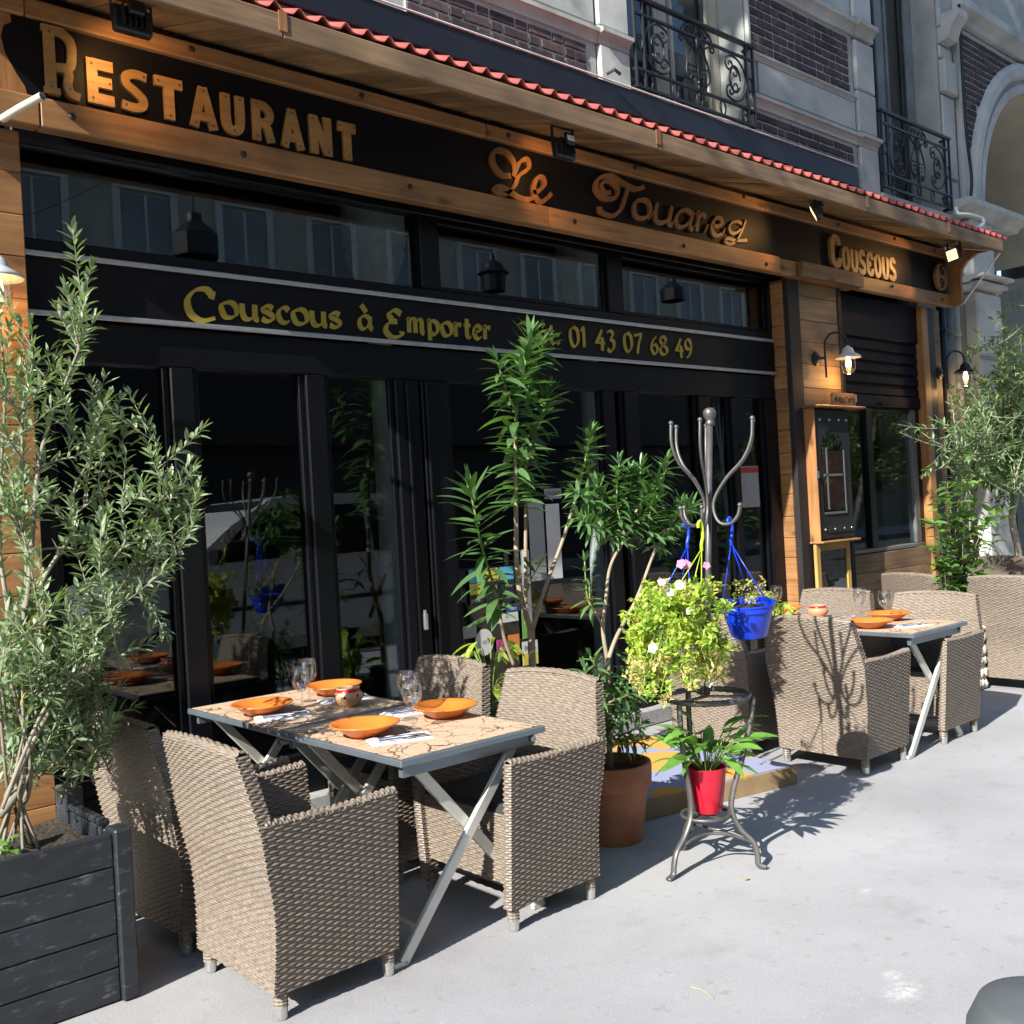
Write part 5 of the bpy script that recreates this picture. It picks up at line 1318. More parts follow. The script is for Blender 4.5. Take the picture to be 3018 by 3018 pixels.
def shoot(pts, r0, r1, leafmb, stemmb, L=.066, W=.0155, step=.020, start=.15, ang=.95, whorl=2, spread=.25, droop=.12, dens=1.0):
    P = spline(pts, 6); m = len(P)
    stemmb.tube(P, [r0 + (r1 - r0) * i / (m - 1) for i in range(m)], 6, cap=True)
    tot = sum((P[i + 1] - P[i]).length for i in range(m - 1)); acc = 0; nxt = tot * start; rot = random.uniform(0, 6)
    for i in range(m - 1):
        sg = P[i + 1] - P[i]; l = sg.length
        while nxt <= acc + l and l > 0:
            p = P[i] + sg * ((nxt - acc) / l); t = sg.normalized()
            o1 = t.orthogonal().normalized(); o2 = t.cross(o1); rot += 1.57 + random.uniform(-.4, .4)
            fr_ = nxt / tot
            for w_ in range(whorl):
                if random.random() > dens: continue
                a = rot + 2 * pi * w_ / whorl + random.uniform(-spread, spread)
                aa = ang * random.uniform(.75, 1.2) * (1 - .35 * max(0, fr_ - .8) / .2)
                d = t * cos(aa) + (o1 * cos(a) + o2 * sin(a)) * sin(aa)
                add_leaf(leafmb, p, d, L * random.uniform(.7, 1.15) * (1 - .35 * max(0, fr_ - .88) / .12), W * random.uniform(.8, 1.2), droop * random.uniform(0, 2), .18, 3, random.uniform(-.6, .6))
            nxt += step * random.uniform(.8, 1.25)
        acc += l
    d = (P[-1] - P[-2]).normalized()
    for _ in range(3): add_leaf(leafmb, P[-1], d + rdir() * .35, L * .8, W, .05, .2, 3)
# main stems traced at their own depths
S_ = [
 ([z6_(5, 850), z6_(60, 730), z6_(130, 610), z3(95, 1760), z3(100, 1550), z3(118, 1200), z3(130, 800), z3(140, 300), z0_(150, 1900), z0_(148, 1690)], 3.82, .016, .35),
 ([z3(90, 1650), z3(130, 1300), z3(180, 700), z3(280, 420), z3(345, 230), z3(385, 60), z0_(400, 1800), z0_(450, 1560), z0_(470, 1390)], 3.74, .010, .35),
 ([z3(110, 1500), z3(230, 1200), z3(390, 1000), z3(400, 780), z3(430, 650), z3(495, 500), z3(510, 330)], 3.90, .009, .3),
 ([z6_(30, 760), z3(300, 1850), z3(500, 1640), z3(560, 1450), z3(700, 1240), z3(780, 1000), z3(808, 800), z3(820, 480)], 3.66, .009, .4),
 ([z3(540, 1400), z3(760, 1220), z3(860, 1150), z3(930, 1040), z3(990, 870)], 3.62, .006, .35),
 ([z3(520, 1420), z3(560, 1200), z3(620, 1050), z3(625, 900), z3(690, 800)], 3.60, .006, .25),
 ([z3(620, 1700), z3(610, 1560), z3(530, 1380), z3(500, 1180)], 3.58, .006, .3),
 ([z6_(10, 820), z3(250, 1900), z3(420, 1700), z3(560, 1650), z3(840, 1560)], 3.60, .007, .4),
 ([z3(20, 1900), z3(40, 1500), z3(20, 1100), z3(10, 700), z3(5, 300), z0_(5, 1700), z0_(10, 1500)], 3.95, .010, .3),
 ([z3(240, 1650), z3(190, 1400), z3(110, 1050), z3(60, 850)], 3.7, .006, .3),
 ([z3(120, 1100), z3(300, 1080), z3(480, 1100), z3(600, 1060)], 3.72, .005, .3),
 ([z3(125, 760), z3(230, 650), z3(400, 600), z3(560, 520)], 3.75, .005, .25),
 ([z3(135, 500), z3(60, 380), z3(20, 250)], 3.78, .005, .2),
 ([z3(130, 640), z3(60, 560), z3(10, 500)], 3.7, .005, .2),
 ([z3(118, 1000), z3(30, 900), z3(0, 860)], 3.68, .005, .2),
 ([z3(300, 420), z3(420, 560), z3(520, 580)], 3.8, .004, .2),
 ([z3(395, 900), z3(480, 820), z3(560, 780)], 3.85, .004, .2),
 ([z3(560, 1450), z3(480, 1330), z3(420, 1280)], 3.62, .004, .2),
 ([z3(780, 1020), z3(830, 960), z3(860, 820)], 3.64, .004, .2),
 ([z3(700, 1240), z3(760, 1320), z3(820, 1500)], 3.6, .004, .2),
 ([z6_(60, 720), z6_(180, 250), z6_(240, 240)], 3.62, .005, .5),
 ([z3(100, 1550), z3(40, 1600), z3(10, 1640)], 3.7, .004, .2),
 ([z3(100, 1450), z3(180, 1480), z3(250, 1400)], 3.7, .004, .2),
]
for pts, Y, r, s in S_:
    P = path(pts, Y)
    P = [p + Vector((0, .05 * sin(i * 1.7 + Y * 9), 0)) * (1 if i else 0) for i, p in enumerate(P)]
    shoot(P, r, .0016, olv, ost, start=s)
    # side twigs
    Q = spline(P, 5)
    for k in range(max(3, len(Q) // (3 if Y < 3.7 else 5))):
        q = Q[random.randrange(int(len(Q) * s), len(Q) - 1)]
        d = rdir(); d.z = abs(d.z) + .5; d.normalize(); l = random.uniform(.10, .24)
        shoot([q, q + d * l * .5 + Vector((0, 0, .01)), q + d * l + Vector((0, 0, .03))], .003, .0012, olv, ost, start=.2)
# bushy base
for k in range(120):
    p = at(*z3(random.uniform(0, 560), random.uniform(1500, 2230)), Y=random.uniform(3.62, 4.05))
    d = Vector((random.uniform(-.3, .7), random.uniform(-.6, .3), random.uniform(.1, .9))).normalized(); l = random.uniform(.14, .28)
    b0 = p - d * l * .6
    shoot([b0, p, p + d * l * .5], .0035, .0012, olv, ost, L=.062, start=.05)
for k in range(8):
    q = at(*z6_(random.uniform(0, 160), random.uniform(500, 760)), Y=random.uniform(3.66, 3.85)); ost.tube(spline([Vector((1.03 + .08 * sin(k), 3.82 + .05 * cos(k), .52)), (q + Vector((1.03, 3.82, .6))) / 2, q, q + Vector((random.uniform(-.05, .1), random.uniform(-.1, .1), .3))], 5), [.006] * 15 + [.004], 6)
o = olv.build('foliage', MT['olive'], ol, smooth=True); tag(o, kind='stuff')
ost.build('branches', MT['bark_d'], ol, smooth=True)
yl = leaf_variants('yellow_leaf', MT['yellowleaf'], [(.25, .2, .1)])
put_leaf(yl, ol, at(*z6_(105, 290), Y=3.58), (.2, 0, 1), .05)
# fresh seedling leaves at the planter rim
sd_ = thing('seedling', (1.0, 3.66, .54), 'small bright green seedling at the edge of the black planter', 'plant')
slm = leaf_variants('seedling_leaf', MT['lily'], [(.62, .2, .1), (.55, .4, .1)])
for k in range(9):
    a = k * 2.4; put_leaf(slm, sd_, Vector((.955 + .02 * sin(k), 3.66, .57 + .006 * k)), (cos(a), sin(a), .35), .055)
MB().tube([(.955, 3.66, .53), (.955, 3.66, .62)], .003, 5).build('stem', MT['greenstem'], sd_)

# ================================================================== oleanders
z4 = lambda u, v: (1000 + u / 1.7564, 1000 + v / 1.7564)
olm = leaf_variants('oleander_leaf', MT['oleander'], [(.21, .04, .05), (.22, .16, .06), (.20, .30, .05), (.23, .50, .05), (.21, .1, .08)], 6)
def ole_shoot(th_, st_, gst, pts, r0, r1, start, L, step, droop_end=.5, green=.5, whorl=3):
    P = spline(pts, 6); m = len(P)
    ig = int(m * green)
    st_.tube(P[:ig + 1], [r0 + (r1 - r0) * i / (m - 1) for i in range(ig + 1)], 8)
    if ig < m - 1: MB().tube(P[ig:], [r0 + (r1 - r0) * i / (m - 1) for i in range(ig, m)], 7).build('green_shoot', MT['greenstem'], th_, smooth=True)
    tot = sum((P[i + 1] - P[i]).length for i in range(m - 1)); acc = 0; nxt = tot * start; rot = random.uniform(0, 6)
    for i in range(m - 1):
        sg = P[i + 1] - P[i]; l = sg.length
        while nxt <= acc + l and l > 0:
            p = P[i] + sg * ((nxt - acc) / l); t = (sg.normalized() + Vector((0, 0, .2))).normalized()
            o1 = t.orthogonal().normalized(); o2 = t.cross(o1); rot += 1.05 + random.uniform(-.3, .3); f = (nxt / tot - start) / (1 - start + 1e-6)
            for w_ in range(whorl):
                a = rot + 2 * pi * w_ / whorl + random.uniform(-.3, .3)
                aa = (1.52 - .95 * f ** 3) * random.uniform(.85, 1.15)
                d = t * cos(aa) + (o1 * cos(a) + o2 * sin(a)) * sin(aa)
                put_leaf(olm, th_, p, d, L * random.uniform(.7, 1.1) * (1 - .3 * max(0, f - .85) / .15), random.uniform(-.4, .4))
            nxt += step * random.uniform(.8, 1.2)
        acc += l
    for _ in range(4): put_leaf(olm, th_, P[-1], (P[-1] - P[-3]).normalized() + rdir() * .3, L * .6, random.uniform(-.5, .5))
random.seed(5)
oa = thing('oleander', (3.93, 4.32, 0), 'tallest oleander with long drooping leaves, in front of the shop door', 'shrub')
sA = MB(); gA = MB()
YA = 4.32
pa = lambda pts, Y=YA: [at(*z4(*p), Y=Y) for p in pts]
tb = at(*z4(1000, 1690), Y=YA)
sA.tube(spline([Vector((tb.x + .03, YA, .30)), Vector((tb.x + .01, YA, .5)), tb, at(*z4(992, 1500), Y=YA)], 5), [.024] * 10 + [.022] * 6, 10)
ole_shoot(oa, sA, gA, pa([(992, 1510), (925, 1250), (915, 900), (912, 600), (918, 380), (945, 200), (1000, -20)]), .017, .005, .42, .215, .024, green=.6)
ole_shoot(oa, sA, gA, pa([(1000, 1500), (1060, 1300), (1160, 1030), (1240, 760), (1275, 620), (1300, 480)], 4.25), .014, .004, .70, .15, .019, green=.7)
ole_shoot(oa, sA, gA, pa([(965, 1370), (965, 1000), (968, 700), (1000, 520), (1060, 370), (1095, 270)], 4.42), .012, .004, .45, .185, .027, green=.65)
ole_shoot(oa, sA, gA, pa([(905, 1690), (850, 1530), (812, 1320), (740, 1080), (692, 850), (668, 760)], 4.20), .011, .004, .30, .22, .030, green=.45)
ole_shoot(oa, sA, gA, pa([(918, 380), (860, 250), (820, 120)], 4.25), .006, .003, .2, .18, .024, green=.1)
ole_shoot(oa, sA, gA, pa([(940, 250), (1010, 120), (1060, 10)], 4.40), .006, .003, .2, .18, .024, green=.1)
ole_shoot(oa, sA, gA, pa([(965, 1330), (1000, 1230), (1040, 1160)], 4.2), .005, .003, .3, .12, .04, green=.1)
sA.build('stems', MT['bark'], oa, smooth=True)
potA = thing('plant_pot', (tb.x + .03, YA, 0), 'dark green plastic pot holding the tallest oleander behind the chairs', 'pot')
MB().lathe([(.0005, 0), (.14, 0), (.18, .33), (.19, .335), (.19, .36), (.175, .36), (.165, .31), (.0005, .305)], (tb.x + .03, YA, 0), 28).build('body', MT['rubber'], potA, angle=40)

ob = thing('oleander', (3.60, 3.42, .33), 'bushy forked oleander growing from the terracotta pot', 'shrub')
sB = MB(); gB = MB(); YB_ = 3.42
pb_ = lambda pts, Y=YB_: [at(*z4(*p), Y=Y) for p in pts]
t0 = at(*z4(1392, 1900), Y=YB_)
sB.tube(spline([Vector((t0.x - .01, YB_, .33)), t0, at(*z4(1390, 1650), Y=YB_)], 5), [.014] * 11, 8)
ole_shoot(ob, sB, gB, pb_([(1388, 1660), (1365, 1500), (1380, 1350), (1405, 1170), (1490, 1010), (1545, 850), (1562, 650)]), .011, .004, .58, .115, .014, green=.6)
ole_shoot(ob, sB, gB, pb_([(1395, 1650), (1440, 1530), (1540, 1340), (1640, 1080), (1700, 1000), (1770, 840)], 3.36), .011, .004, .66, .11, .014, green=.65)
ole_shoot(ob, sB, gB, pb_([(1410, 1165), (1420, 1020), (1380, 860), (1330, 750)], 3.5), .007, .003, .3, .115, .015, green=.4)
ole_shoot(ob, sB, gB, pb_([(1480, 1020), (1440, 880), (1440, 740), (1450, 640)], 3.42), .006, .003, .2, .115, .015, green=.2)
ole_shoot(ob, sB, gB, pb_([(1530, 900), (1600, 800), (1680, 700), (1700, 620)], 3.38), .006, .003, .2, .115, .015, green=.2)
ole_shoot(ob, sB, gB, pb_([(1490, 1005), (1400, 980), (1300, 960), (1230, 920)], 3.46), .006, .003, .2, .115, .016, green=.3)
ole_shoot(ob, sB, gB, pb_([(1365, 1490), (1330, 1420), (1285, 1340), (1270, 1150)], 3.4), .006, .003, .35, .095, .04, green=.5)
for pts_, Y_ in (([(1490, 1005), (1540, 940), (1620, 880), (1640, 800)], 3.40), ([(1440, 880), (1500, 800), (1512, 690)], 3.45), ([(1640, 1080), (1600, 960), (1625, 840)], 3.36), ([(1380, 860), (1280, 830), (1215, 790)], 3.5), ([(1690, 1010), (1740, 930), (1830, 860)], 3.34)):
    ole_shoot(ob, sB, gB, pb_(pts_, Y_), .005, .003, .2, .12, .016, green=.15)
ole_shoot(ob, sB, gB, pb_([(1330, 1420), (1300, 1370), (1295, 1280)], 3.36), .004, .003, .4, .09, .03, green=.2)
for pts in ([(1380, 1880), (1300, 1800), (1265, 1700)], [(1400, 1860), (1480, 1740), (1500, 1640)], [(1390, 1800), (1330, 1700), (1300, 1640)], [(1400, 1900), (1450, 1800), (1470, 1720)], [(1395, 1880), (1540, 1820), (1600, 1740)],
            [(1385, 1900), (1330, 1900), (1280, 1850)], [(1400, 1920), (1500, 1900), (1560, 1860)], [(1390, 1940), (1430, 1880), (1440, 1820)], [(1390, 1960), (1350, 1960), (1310, 1930)], [(1400, 1960), (1470, 1960), (1520, 1930)], [(1395, 2050), (1330, 2020), (1270, 1960)], [(1395, 2060), (1480, 2040), (1570, 1990)], [(1400, 2080), (1430, 2000), (1450, 1900)], [(1390, 2080), (1350, 2040), (1300, 2050)], [(1400, 2100), (1500, 2090), (1580, 2070)], [(1392, 2120), (1360, 2080), (1330, 2000)]):
    ole_shoot(ob, sB, gB, pb_(pts, random.uniform(3.34, 3.5)), .004, .0025, .25, .10, .026, green=.2)
sB.build('stems', MT['bark'], ob, smooth=True)
tp = thing('terracotta_pot', (3.60, 3.42, 0), 'round terracotta pot with thick rim beside the coat rack', 'pot')
MB().lathe([(.0005, 0), (.125, 0), (.130, .01), (.165, .245), (.165, .255), (.184, .262), (.190, .36), (.187, .374), (.170, .374), (.164, .32), (.0005, .32)], (3.60, 3.42, 0), 36).build('body', MT['terra'], tp, angle=35)
MB().lathe([(.0005, .332), (.165, .328)], (3.60, 3.42, 0), 24).build('soil', MT['soil'], tp)

# yellowing leafy plant in a green pot by the door
gpt = thing('potted_plant', (3.62, 4.36, 0), 'broad leaved yellow green plant in a grey green pot behind the first chairs', 'potted plant')
gc = at(*z4(790, 1870), Y=4.36)
MT['greenpot'] = pm('grey_green_plastic', (.06, .09, .05), .6)
MB().lathe([(.0005, gc.z - .30), (.09, gc.z - .30), (.125, gc.z - .03), (.14, gc.z - .03), (.14, gc.z), (.125, gc.z), (.0005, gc.z - .05)], (gc.x, gc.y, 0), 24).build('pot', MT['greenpot'], gpt, angle=40)
MB().lathe([(.0005, 0), (.12, 0), (.10, .02), (.10, gc.z - .32), (.12, gc.z - .302), (.0005, gc.z - .301)], (gc.x, gc.y, 0), 16).build('pot_stool', MT['rubber'], gpt)
blm = leaf_variants('broad_leaf', MT['petunia'], [(.36, .5, .12), (.40, .8, .1), (.33, .3, .15)], 6)
random.seed(9); gs = MB()
for k in range(34):
    a = random.uniform(0, 2 * pi); h = random.uniform(.05, .36); q = gc + Vector((.09 * cos(a), .07 * sin(a), h))
    gs.tube(spline([gc, (gc + q) / 2 + Vector((0, 0, .03)), q], 3), .003, 5, cap=False)
    put_leaf(blm, gpt, q, (cos(a), sin(a), random.uniform(-.4, .5)), random.uniform(.08, .17), random.uniform(-.4, .4))
for k in range(4): put_leaf(yl, gpt, gc + Vector((random.uniform(0, .12), -.05, random.uniform(.02, .1))), rdir(), .1)
gs.build('stems', MT['greenstem'], gpt)
btl = thing('watering_bottle', (3.83, 4.40, 0), 'dark teal bottle standing beside the green pot', 'bottle')
bz = at(*z4(880, 1780), Y=4.40)
MB().lathe([(.0005, 0), (.06, 0), (.06, bz.z - .06), (.05, bz.z - .03), (.045, bz.z), (.0005, bz.z)], (bz.x, 4.40, 0), 16).build('body', pm('teal_plastic', (.02, .06, .07), .4), btl, smooth=True)

# ================================================================== photinia in stone planter, small olive behind
zb_ = lambda u, v: (2200 + u / 2.3619, 1400 + v / 2.3619)
sp = thing('stone_planter', (8.0, 3.80, 0), 'small planter faced with white stones beside the third table', 'planter')
MB().box(7.82, 8.14, 3.62, 3.98, 0, .46, .01).build('body', MT['mortar'], sp)
random.seed(13)
MT['whitestone'] = pm('white_stone', (.62, .58, .50), .8, var=.15, vscale=20, bump=.5, bscale=30, rnd=.15)
stm = []
for k in range(5):
    m = MB().sphere((0, 0, 0), 1, 8, 6)
    m.v = [(x * (1 + .25 * sin(5 * y + k)), y * (1 + .2 * cos(4 * z + k)), z * (1 + .2 * sin(4 * x + 2 * k))) for x, y, z in m.v]
    stm.append(m.mesh('stone%d' % k, MT['whitestone'], smooth=True))
for r in range(5):
    for k in range(5):
        inst('stone', random.choice(stm), sp, (7.85 + k * .068 + random.uniform(-.012, .012), 3.617, .05 + r * .088 + random.uniform(-.012, .012)), rot=(0, random.uniform(-.5, .5), 0), scale=(random.uniform(.028, .038), .018, random.uniform(.028, .042)))
        inst('stone', random.choice(stm), sp, (7.817, 3.65 + k * .074 + random.uniform(-.012, .012), .05 + r * .088 + random.uniform(-.012, .012)), rot=(random.uniform(-.5, .5), 0, 0), scale=(.018, random.uniform(.028, .038), random.uniform(.028, .042)))
MB().box(7.80, 8.16, 3.60, 4.0, .461, .50, .015).build('rim', MT['whitestone'], sp)
ph = thing('leafy_shrub', (8.0, 3.8, .5), 'glossy green leafy shrub growing from the white stone planter', 'shrub')
phm = leaf_variants('shrub_leaf', MT['shrub'], [(.38, .25, .14), (.42, .45, .12), (.35, .1, .16)], 5)
sg_ = MB(); random.seed(17)
tips = [(1550, 40), (1400, 60), (1340, 160), (1310, 330), (1290, 520), (1420, 300), (1500, 240), (1600, 200), (1660, 330), (1780, 260), (1630, 480), (1500, 480), (1380, 640), (1580, 640), (1480, 150), (1450, 720), (1620, 700), (1700, 230), (1540, 380), (1400, 450)]
for u, v in tips:
    e = at(*zb_(u, v), Y=3.78 + random.uniform(-.12, .12)); s0 = Vector((8.0, 3.8, .48))
    P = spline([s0, s0.lerp(e, .45) + Vector((random.uniform(-.05, .05), random.uniform(-.05, .05), .06)), e], 8)
    sg_.tube(P, [.006 - .004 * i / (len(P) - 1) for i in range(len(P))], 5)
    for i in range(4, len(P)):
        for w_ in range(2 if i < len(P) - 2 else 4):
            a = random.uniform(0, 2 * pi); d = Vector((cos(a), sin(a), random.uniform(-.1, .9)))
            put_leaf(phm, ph, P[i] + rdir() * .015, d, random.uniform(.085, .14), random.uniform(-.6, .6))
sg_.build('stems', MT['bark_d'], ph, smooth=True)

o2 = thing('olive_tree', (9.9, 4.35, 0), 'small round crowned olive tree with pale trunk at the arch end of the terrace', 'tree')
lv2 = MB(); st2 = MB(); random.seed(23)
Y2 = 4.25
tr = [at(*zb_(1905, 640), Y=Y2), at(*zb_(1890, 520), Y=Y2), at(*zb_(1850, 300), Y=Y2), at(*zb_(1880, 120), Y=Y2), at(2998, 1380, Y=Y2)]
tr = [Vector((tr[0].x, Y2, 0.3)), Vector((tr[0].x, Y2, .6))] + tr
st2.tube(spline(tr, 5), [.045] * 6 + [.035] * 30, 8)
crown_c = at(2940, 1300, Y=Y2)
st_tips = [(2960, 870), (2925, 1010), (2860, 1190), (2800, 1260), (2770, 1380), (2850, 1330), (2900, 1420), (2990, 1450), (3010, 1000), (3000, 1200), (2940, 1150), (2880, 1100), (2820, 1440), (3040, 1100), (3060, 1300), (3080, 1450), (2960, 1330), (3040, 900), (2790, 1330), (2900, 1290), (2990, 1080), (2970, 1400), (2860, 1400), (3110, 1200)]
for x, y in st_tips:
    e = at(x, y, Y=Y2 + random.uniform(-.35, .35)); s0 = tr[-1] + Vector((random.uniform(-.1, .1), random.uniform(-.1, .1), random.uniform(-.2, .25)))
    mid = s0.lerp(e, .5) + Vector((0, 0, random.uniform(0, .15)))
    shoot([s0, mid, e], .010, .002, lv2, st2, L=.085, W=.023, step=.032, start=.25, dens=.85)
    Q = spline([s0, mid, e], 8)
    for k in range(14):
        q = Q[random.randrange(3, len(Q))]; d = rdir(); d.z += .2; d.normalize(); l = random.uniform(.2, .5)
        shoot([q, q + d * l * .5, q + d * l + Vector((0, 0, .04))], .004, .0015, lv2, st2, L=.08, W=.022, step=.032, start=.12, dens=.85)
o = lv2.build('foliage', MT['olive2'], o2, smooth=True); tag(o, kind='stuff')
st2.build('trunk', pm('whitewashed_bark', (.42, .38, .30), .85, var=.2, vscale=20, bump=.4), o2, smooth=True)
p2 = thing('plant_pot', (tr[0].x, Y2, 0), 'dark square tub under the small olive tree', 'pot')
MB().box(tr[0].x - .22, tr[0].x + .22, Y2 - .2, Y2 + .2, 0, .45, .015).build('body', MT['planter'], p2)

# ivy on the second table
iv = thing('ivy_plant', (5.86, 4.02, ZT), 'trailing ivy in a small dark pot at the edge of the second table', 'potted plant')
ic = Vector((5.84, 3.98, ZT))
MB().lathe([(.0005, .001), (.04, .001), (.055, .09), (.05, .09), (.0005, .07)], tuple(ic), 16).build('pot', MT['rubber'], iv)
ivm = leaf_variants('ivy_leaf', MT['petunia'], [(.9, .3, .12), (.8, .5, .1)], 4); isb = MB(); random.seed(31)
for u, v in ((130, 820), (170, 870), (340, 1000), (300, 1080), (190, 1060), (260, 980), (250, 1100), (330, 940), (215, 930)):
    e = at(*zb_(u, v), X=5.70 + random.uniform(-.12, .02)); P = spline([ic + Vector((0, 0, .08)), ic.lerp(e, .5) + Vector((0, 0, .10)), e], 5)
    isb.tube(P, .002, 4)
    for i in range(3, len(P)): put_leaf(ivm, iv, P[i], rdir() + Vector((-.3, -.5, -.2)), random.uniform(.03, .05))
isb.build('stems', MT['greenstem'], iv)

# ================================================================== lanterns and floodlights
MT['bulb'] = emit('lit_bulb', (1.0, .62, .24), 6)
MT['lens'] = emit('lit_floodlight', (1.0, .66, .30), 1.1)
MT['lampcap'] = pm('worn_aluminium_shade', (.62, .63, .62), .4, .25, var=.15)
def lantern(x, y, z, label, capm):
    """swan neck lantern; x,y,z = wall plate centre"""
    t = thing('wall_lantern', (x, y, z), label, 'lamp', 'swan neck wall lanterns')
    MB().lathe([(.062, 0), (.060, .02), (.03, .035), (.0005, .036)], (0, 0, 0), 20).xf(Matrix.Translation((x, y, z)) @ Matrix.Rotation(pi / 2, 4, 'X')).build('wall_plate', MT['iron'], t, angle=40)
    yo = y - .075
    arm = [(x + .035, yo, z - .17), (x + .035, yo, z - .05), (x + .035, yo, z + .10), (x + .05, yo - .01, z + .165), (x + .11, yo - .03, z + .215), (x + .19, yo - .06, z + .215), (x + .25, yo - .08, z + .17), (x + .262, yo - .085, z + .10)]
    MB().tube(spline(arm, 6), .0095, 8).build('swan_neck', MT['iron'], t, smooth=True)
    MB().obox((x, y - .03, z), (x + .035, yo, z), .02, .02).build('arm_joint', MT['iron'], t)
    cx, cy, cz = x + .262, yo - .085, z + .02
    MB().lathe([(.012, .09), (.02, .08), (.045, .06), (.052, .03), (.060, .022), (.105, -.005), (.112, -.02), (.108, -.022), (.055, .0), (.05, .02), (.0005, .03)], (cx, cy, cz), 28).build('shade', capm, t, smooth=True)
    MB().lathe([(.058, -.002)] + [(.061 - .0015 * (k % 2), -.02 - k * .006) for k in range(12)] + [(.06, -.105), (.056, -.125), (.043, -.148), (.022, -.162), (.0005, -.166)], (cx, cy, cz), 22).build('glass_globe', MT['wineglass'], t, smooth=True)
    MB().lathe([(.012, 0), (.020, -.03), (.026, -.055), (.020, -.085), (.0005, -.098)], (cx, cy, cz - .01), 12).build('bulb', MT['bulb'], t, smooth=True)
    ld = bpy.data.lights.new('lantern_light', 'POINT'); ld.energy = 2.2; ld.color = (1, .55, .2); ld.shadow_soft_size = .03
    lo = bpy.data.objects.new('lantern_light', ld); col.objects.link(lo); lo.parent = t; lo.location = Vector((cx, cy, cz - .19)) - ORG[t]
lantern(7.96, 4.866, 2.78, 'lit swan neck lantern with bright metal shade above the menu case', MT['lampcap'])
lantern(10.37, 4.93, 2.78, 'lit swan neck lantern with black shade at the far end of the shop front', MT['iron'])
lantern(1.06, 4.868, 2.72, 'lit swan neck lantern beside the olive tree, cut by the picture edge', MT['lampcap'])
def flood(x, y, z, rz, tilt, label, lit=0.0, aim=None, sticker=False):
    t = thing('floodlight', (x, y, z), label, 'floodlight', 'small floodlights under the awning')
    zs = 3.905 + (y - EY) * sl
    Mx = Matrix.Translation((x, y, z)) @ Matrix.Rotation(rz, 4, 'Z') @ Matrix.Rotation(tilt, 4, 'X')
    MB().box(-.085, .085, -.022, .022, -.06, .06, .008).xf(Mx).build('housing', MT['rubber'], t)
    MB().box(-.072, .072, .0225, .025, -.048, .048, .003).xf(Mx).build('lens', MT['lens'] if lit else MT['darkglass'], t)
    fins = MB()
    for k in range(5): fins.box(-.05 + k * .025 - .003, -.05 + k * .025 + .003, -.05, -.022, -.04, .05)
    fins.box(-.035, .035, -.075, -.05, .0, .075, .006); fins.xf(Mx).build('cooling_box', MT['rubber'], t)
    yk = MB(); yk.obox(Vector((x, y, zs - .006)) - Matrix.Rotation(rz, 3, 'Z') @ Vector((.09, 0, 0)), Vector((x, y, zs - .006)) + Matrix.Rotation(rz, 3, 'Z') @ Vector((.09, 0, 0)), .018, .005)
    for s in (-1, 1): yk.obox(Mx @ Vector((s * .09, 0, 0)), Vector((x, y, z)) + Matrix.Rotation(rz, 3, 'Z') @ Vector((s * .09, 0, zs - z - .004)), .018, .005)
    yk.build('yoke', MT['iron'], t)
    MB().lathe([(.01, 0), (.01, .012), (.0005, .013)], tuple(Mx @ Vector((0, -.0, -.066))), 8).build('knob', MT['rubber'], t)
    if sticker: MB().box(-.03, .03, -.0765, -.0755, .02, .055).xf(Mx).build('label_sticker', MT['white'], t)
    if lit:
        ld = bpy.data.lights.new('floodlight_beam', 'SPOT'); ld.energy = lit; ld.color = (1.0, .52, .17); ld.spot_size = radians(105); ld.spot_blend = .6; ld.shadow_soft_size = .05
        lo = bpy.data.objects.new('floodlight_beam', ld); col.objects.link(lo); lo.parent = t
        src = Mx @ Vector((0, .04, 0)); lo.location = src - ORG[t]
        d = Vector(aim) - src; lo.rotation_euler = d.to_track_quat('-Z', 'Y').to_euler()
f1 = at(388, 65, Y=4.42); flood(f1.x, 4.42, f1.z, 0, radians(-8), 'black floodlight glowing onto the first sign letters', 4.5, (2.0, 4.8, 3.75))
f2 = at(1660, 440, Y=4.42); flood(f2.x, 4.42, f2.z, 0, radians(-8), 'black floodlight with a white sticker above the painted script', 4, (4.7, 4.8, 3.75), True)
f3 = at(2405, 625, Y=4.42); flood(f3.x, 4.42, f3.z, radians(28), radians(-25), 'black floodlight seen side on, glowing towards the script lettering', 5, (6.9, 4.8, 3.68))
f4 = at(2812, 750, Y=4.42); flood(f4.x, 4.42, f4.z, radians(62), radians(-14), 'brightly lit floodlight at the end of the awning', 6, (9.3, 4.8, 3.68))
# white tube poking out on the left
wt = MB().tube([at(8, 350, Y=4.62), at(57, 320, Y=4.50), at(125, 283, Y=4.38)], .017, 14, cap=False).tube([at(33, 336, Y=4.56), at(36, 334, Y=4.553)], .0182, 14); o = wt.build('flag_holder', MT['beige'], smooth=True); tag(o, 'white metal flag holder tube poking out below the first sign letter', 'tube')

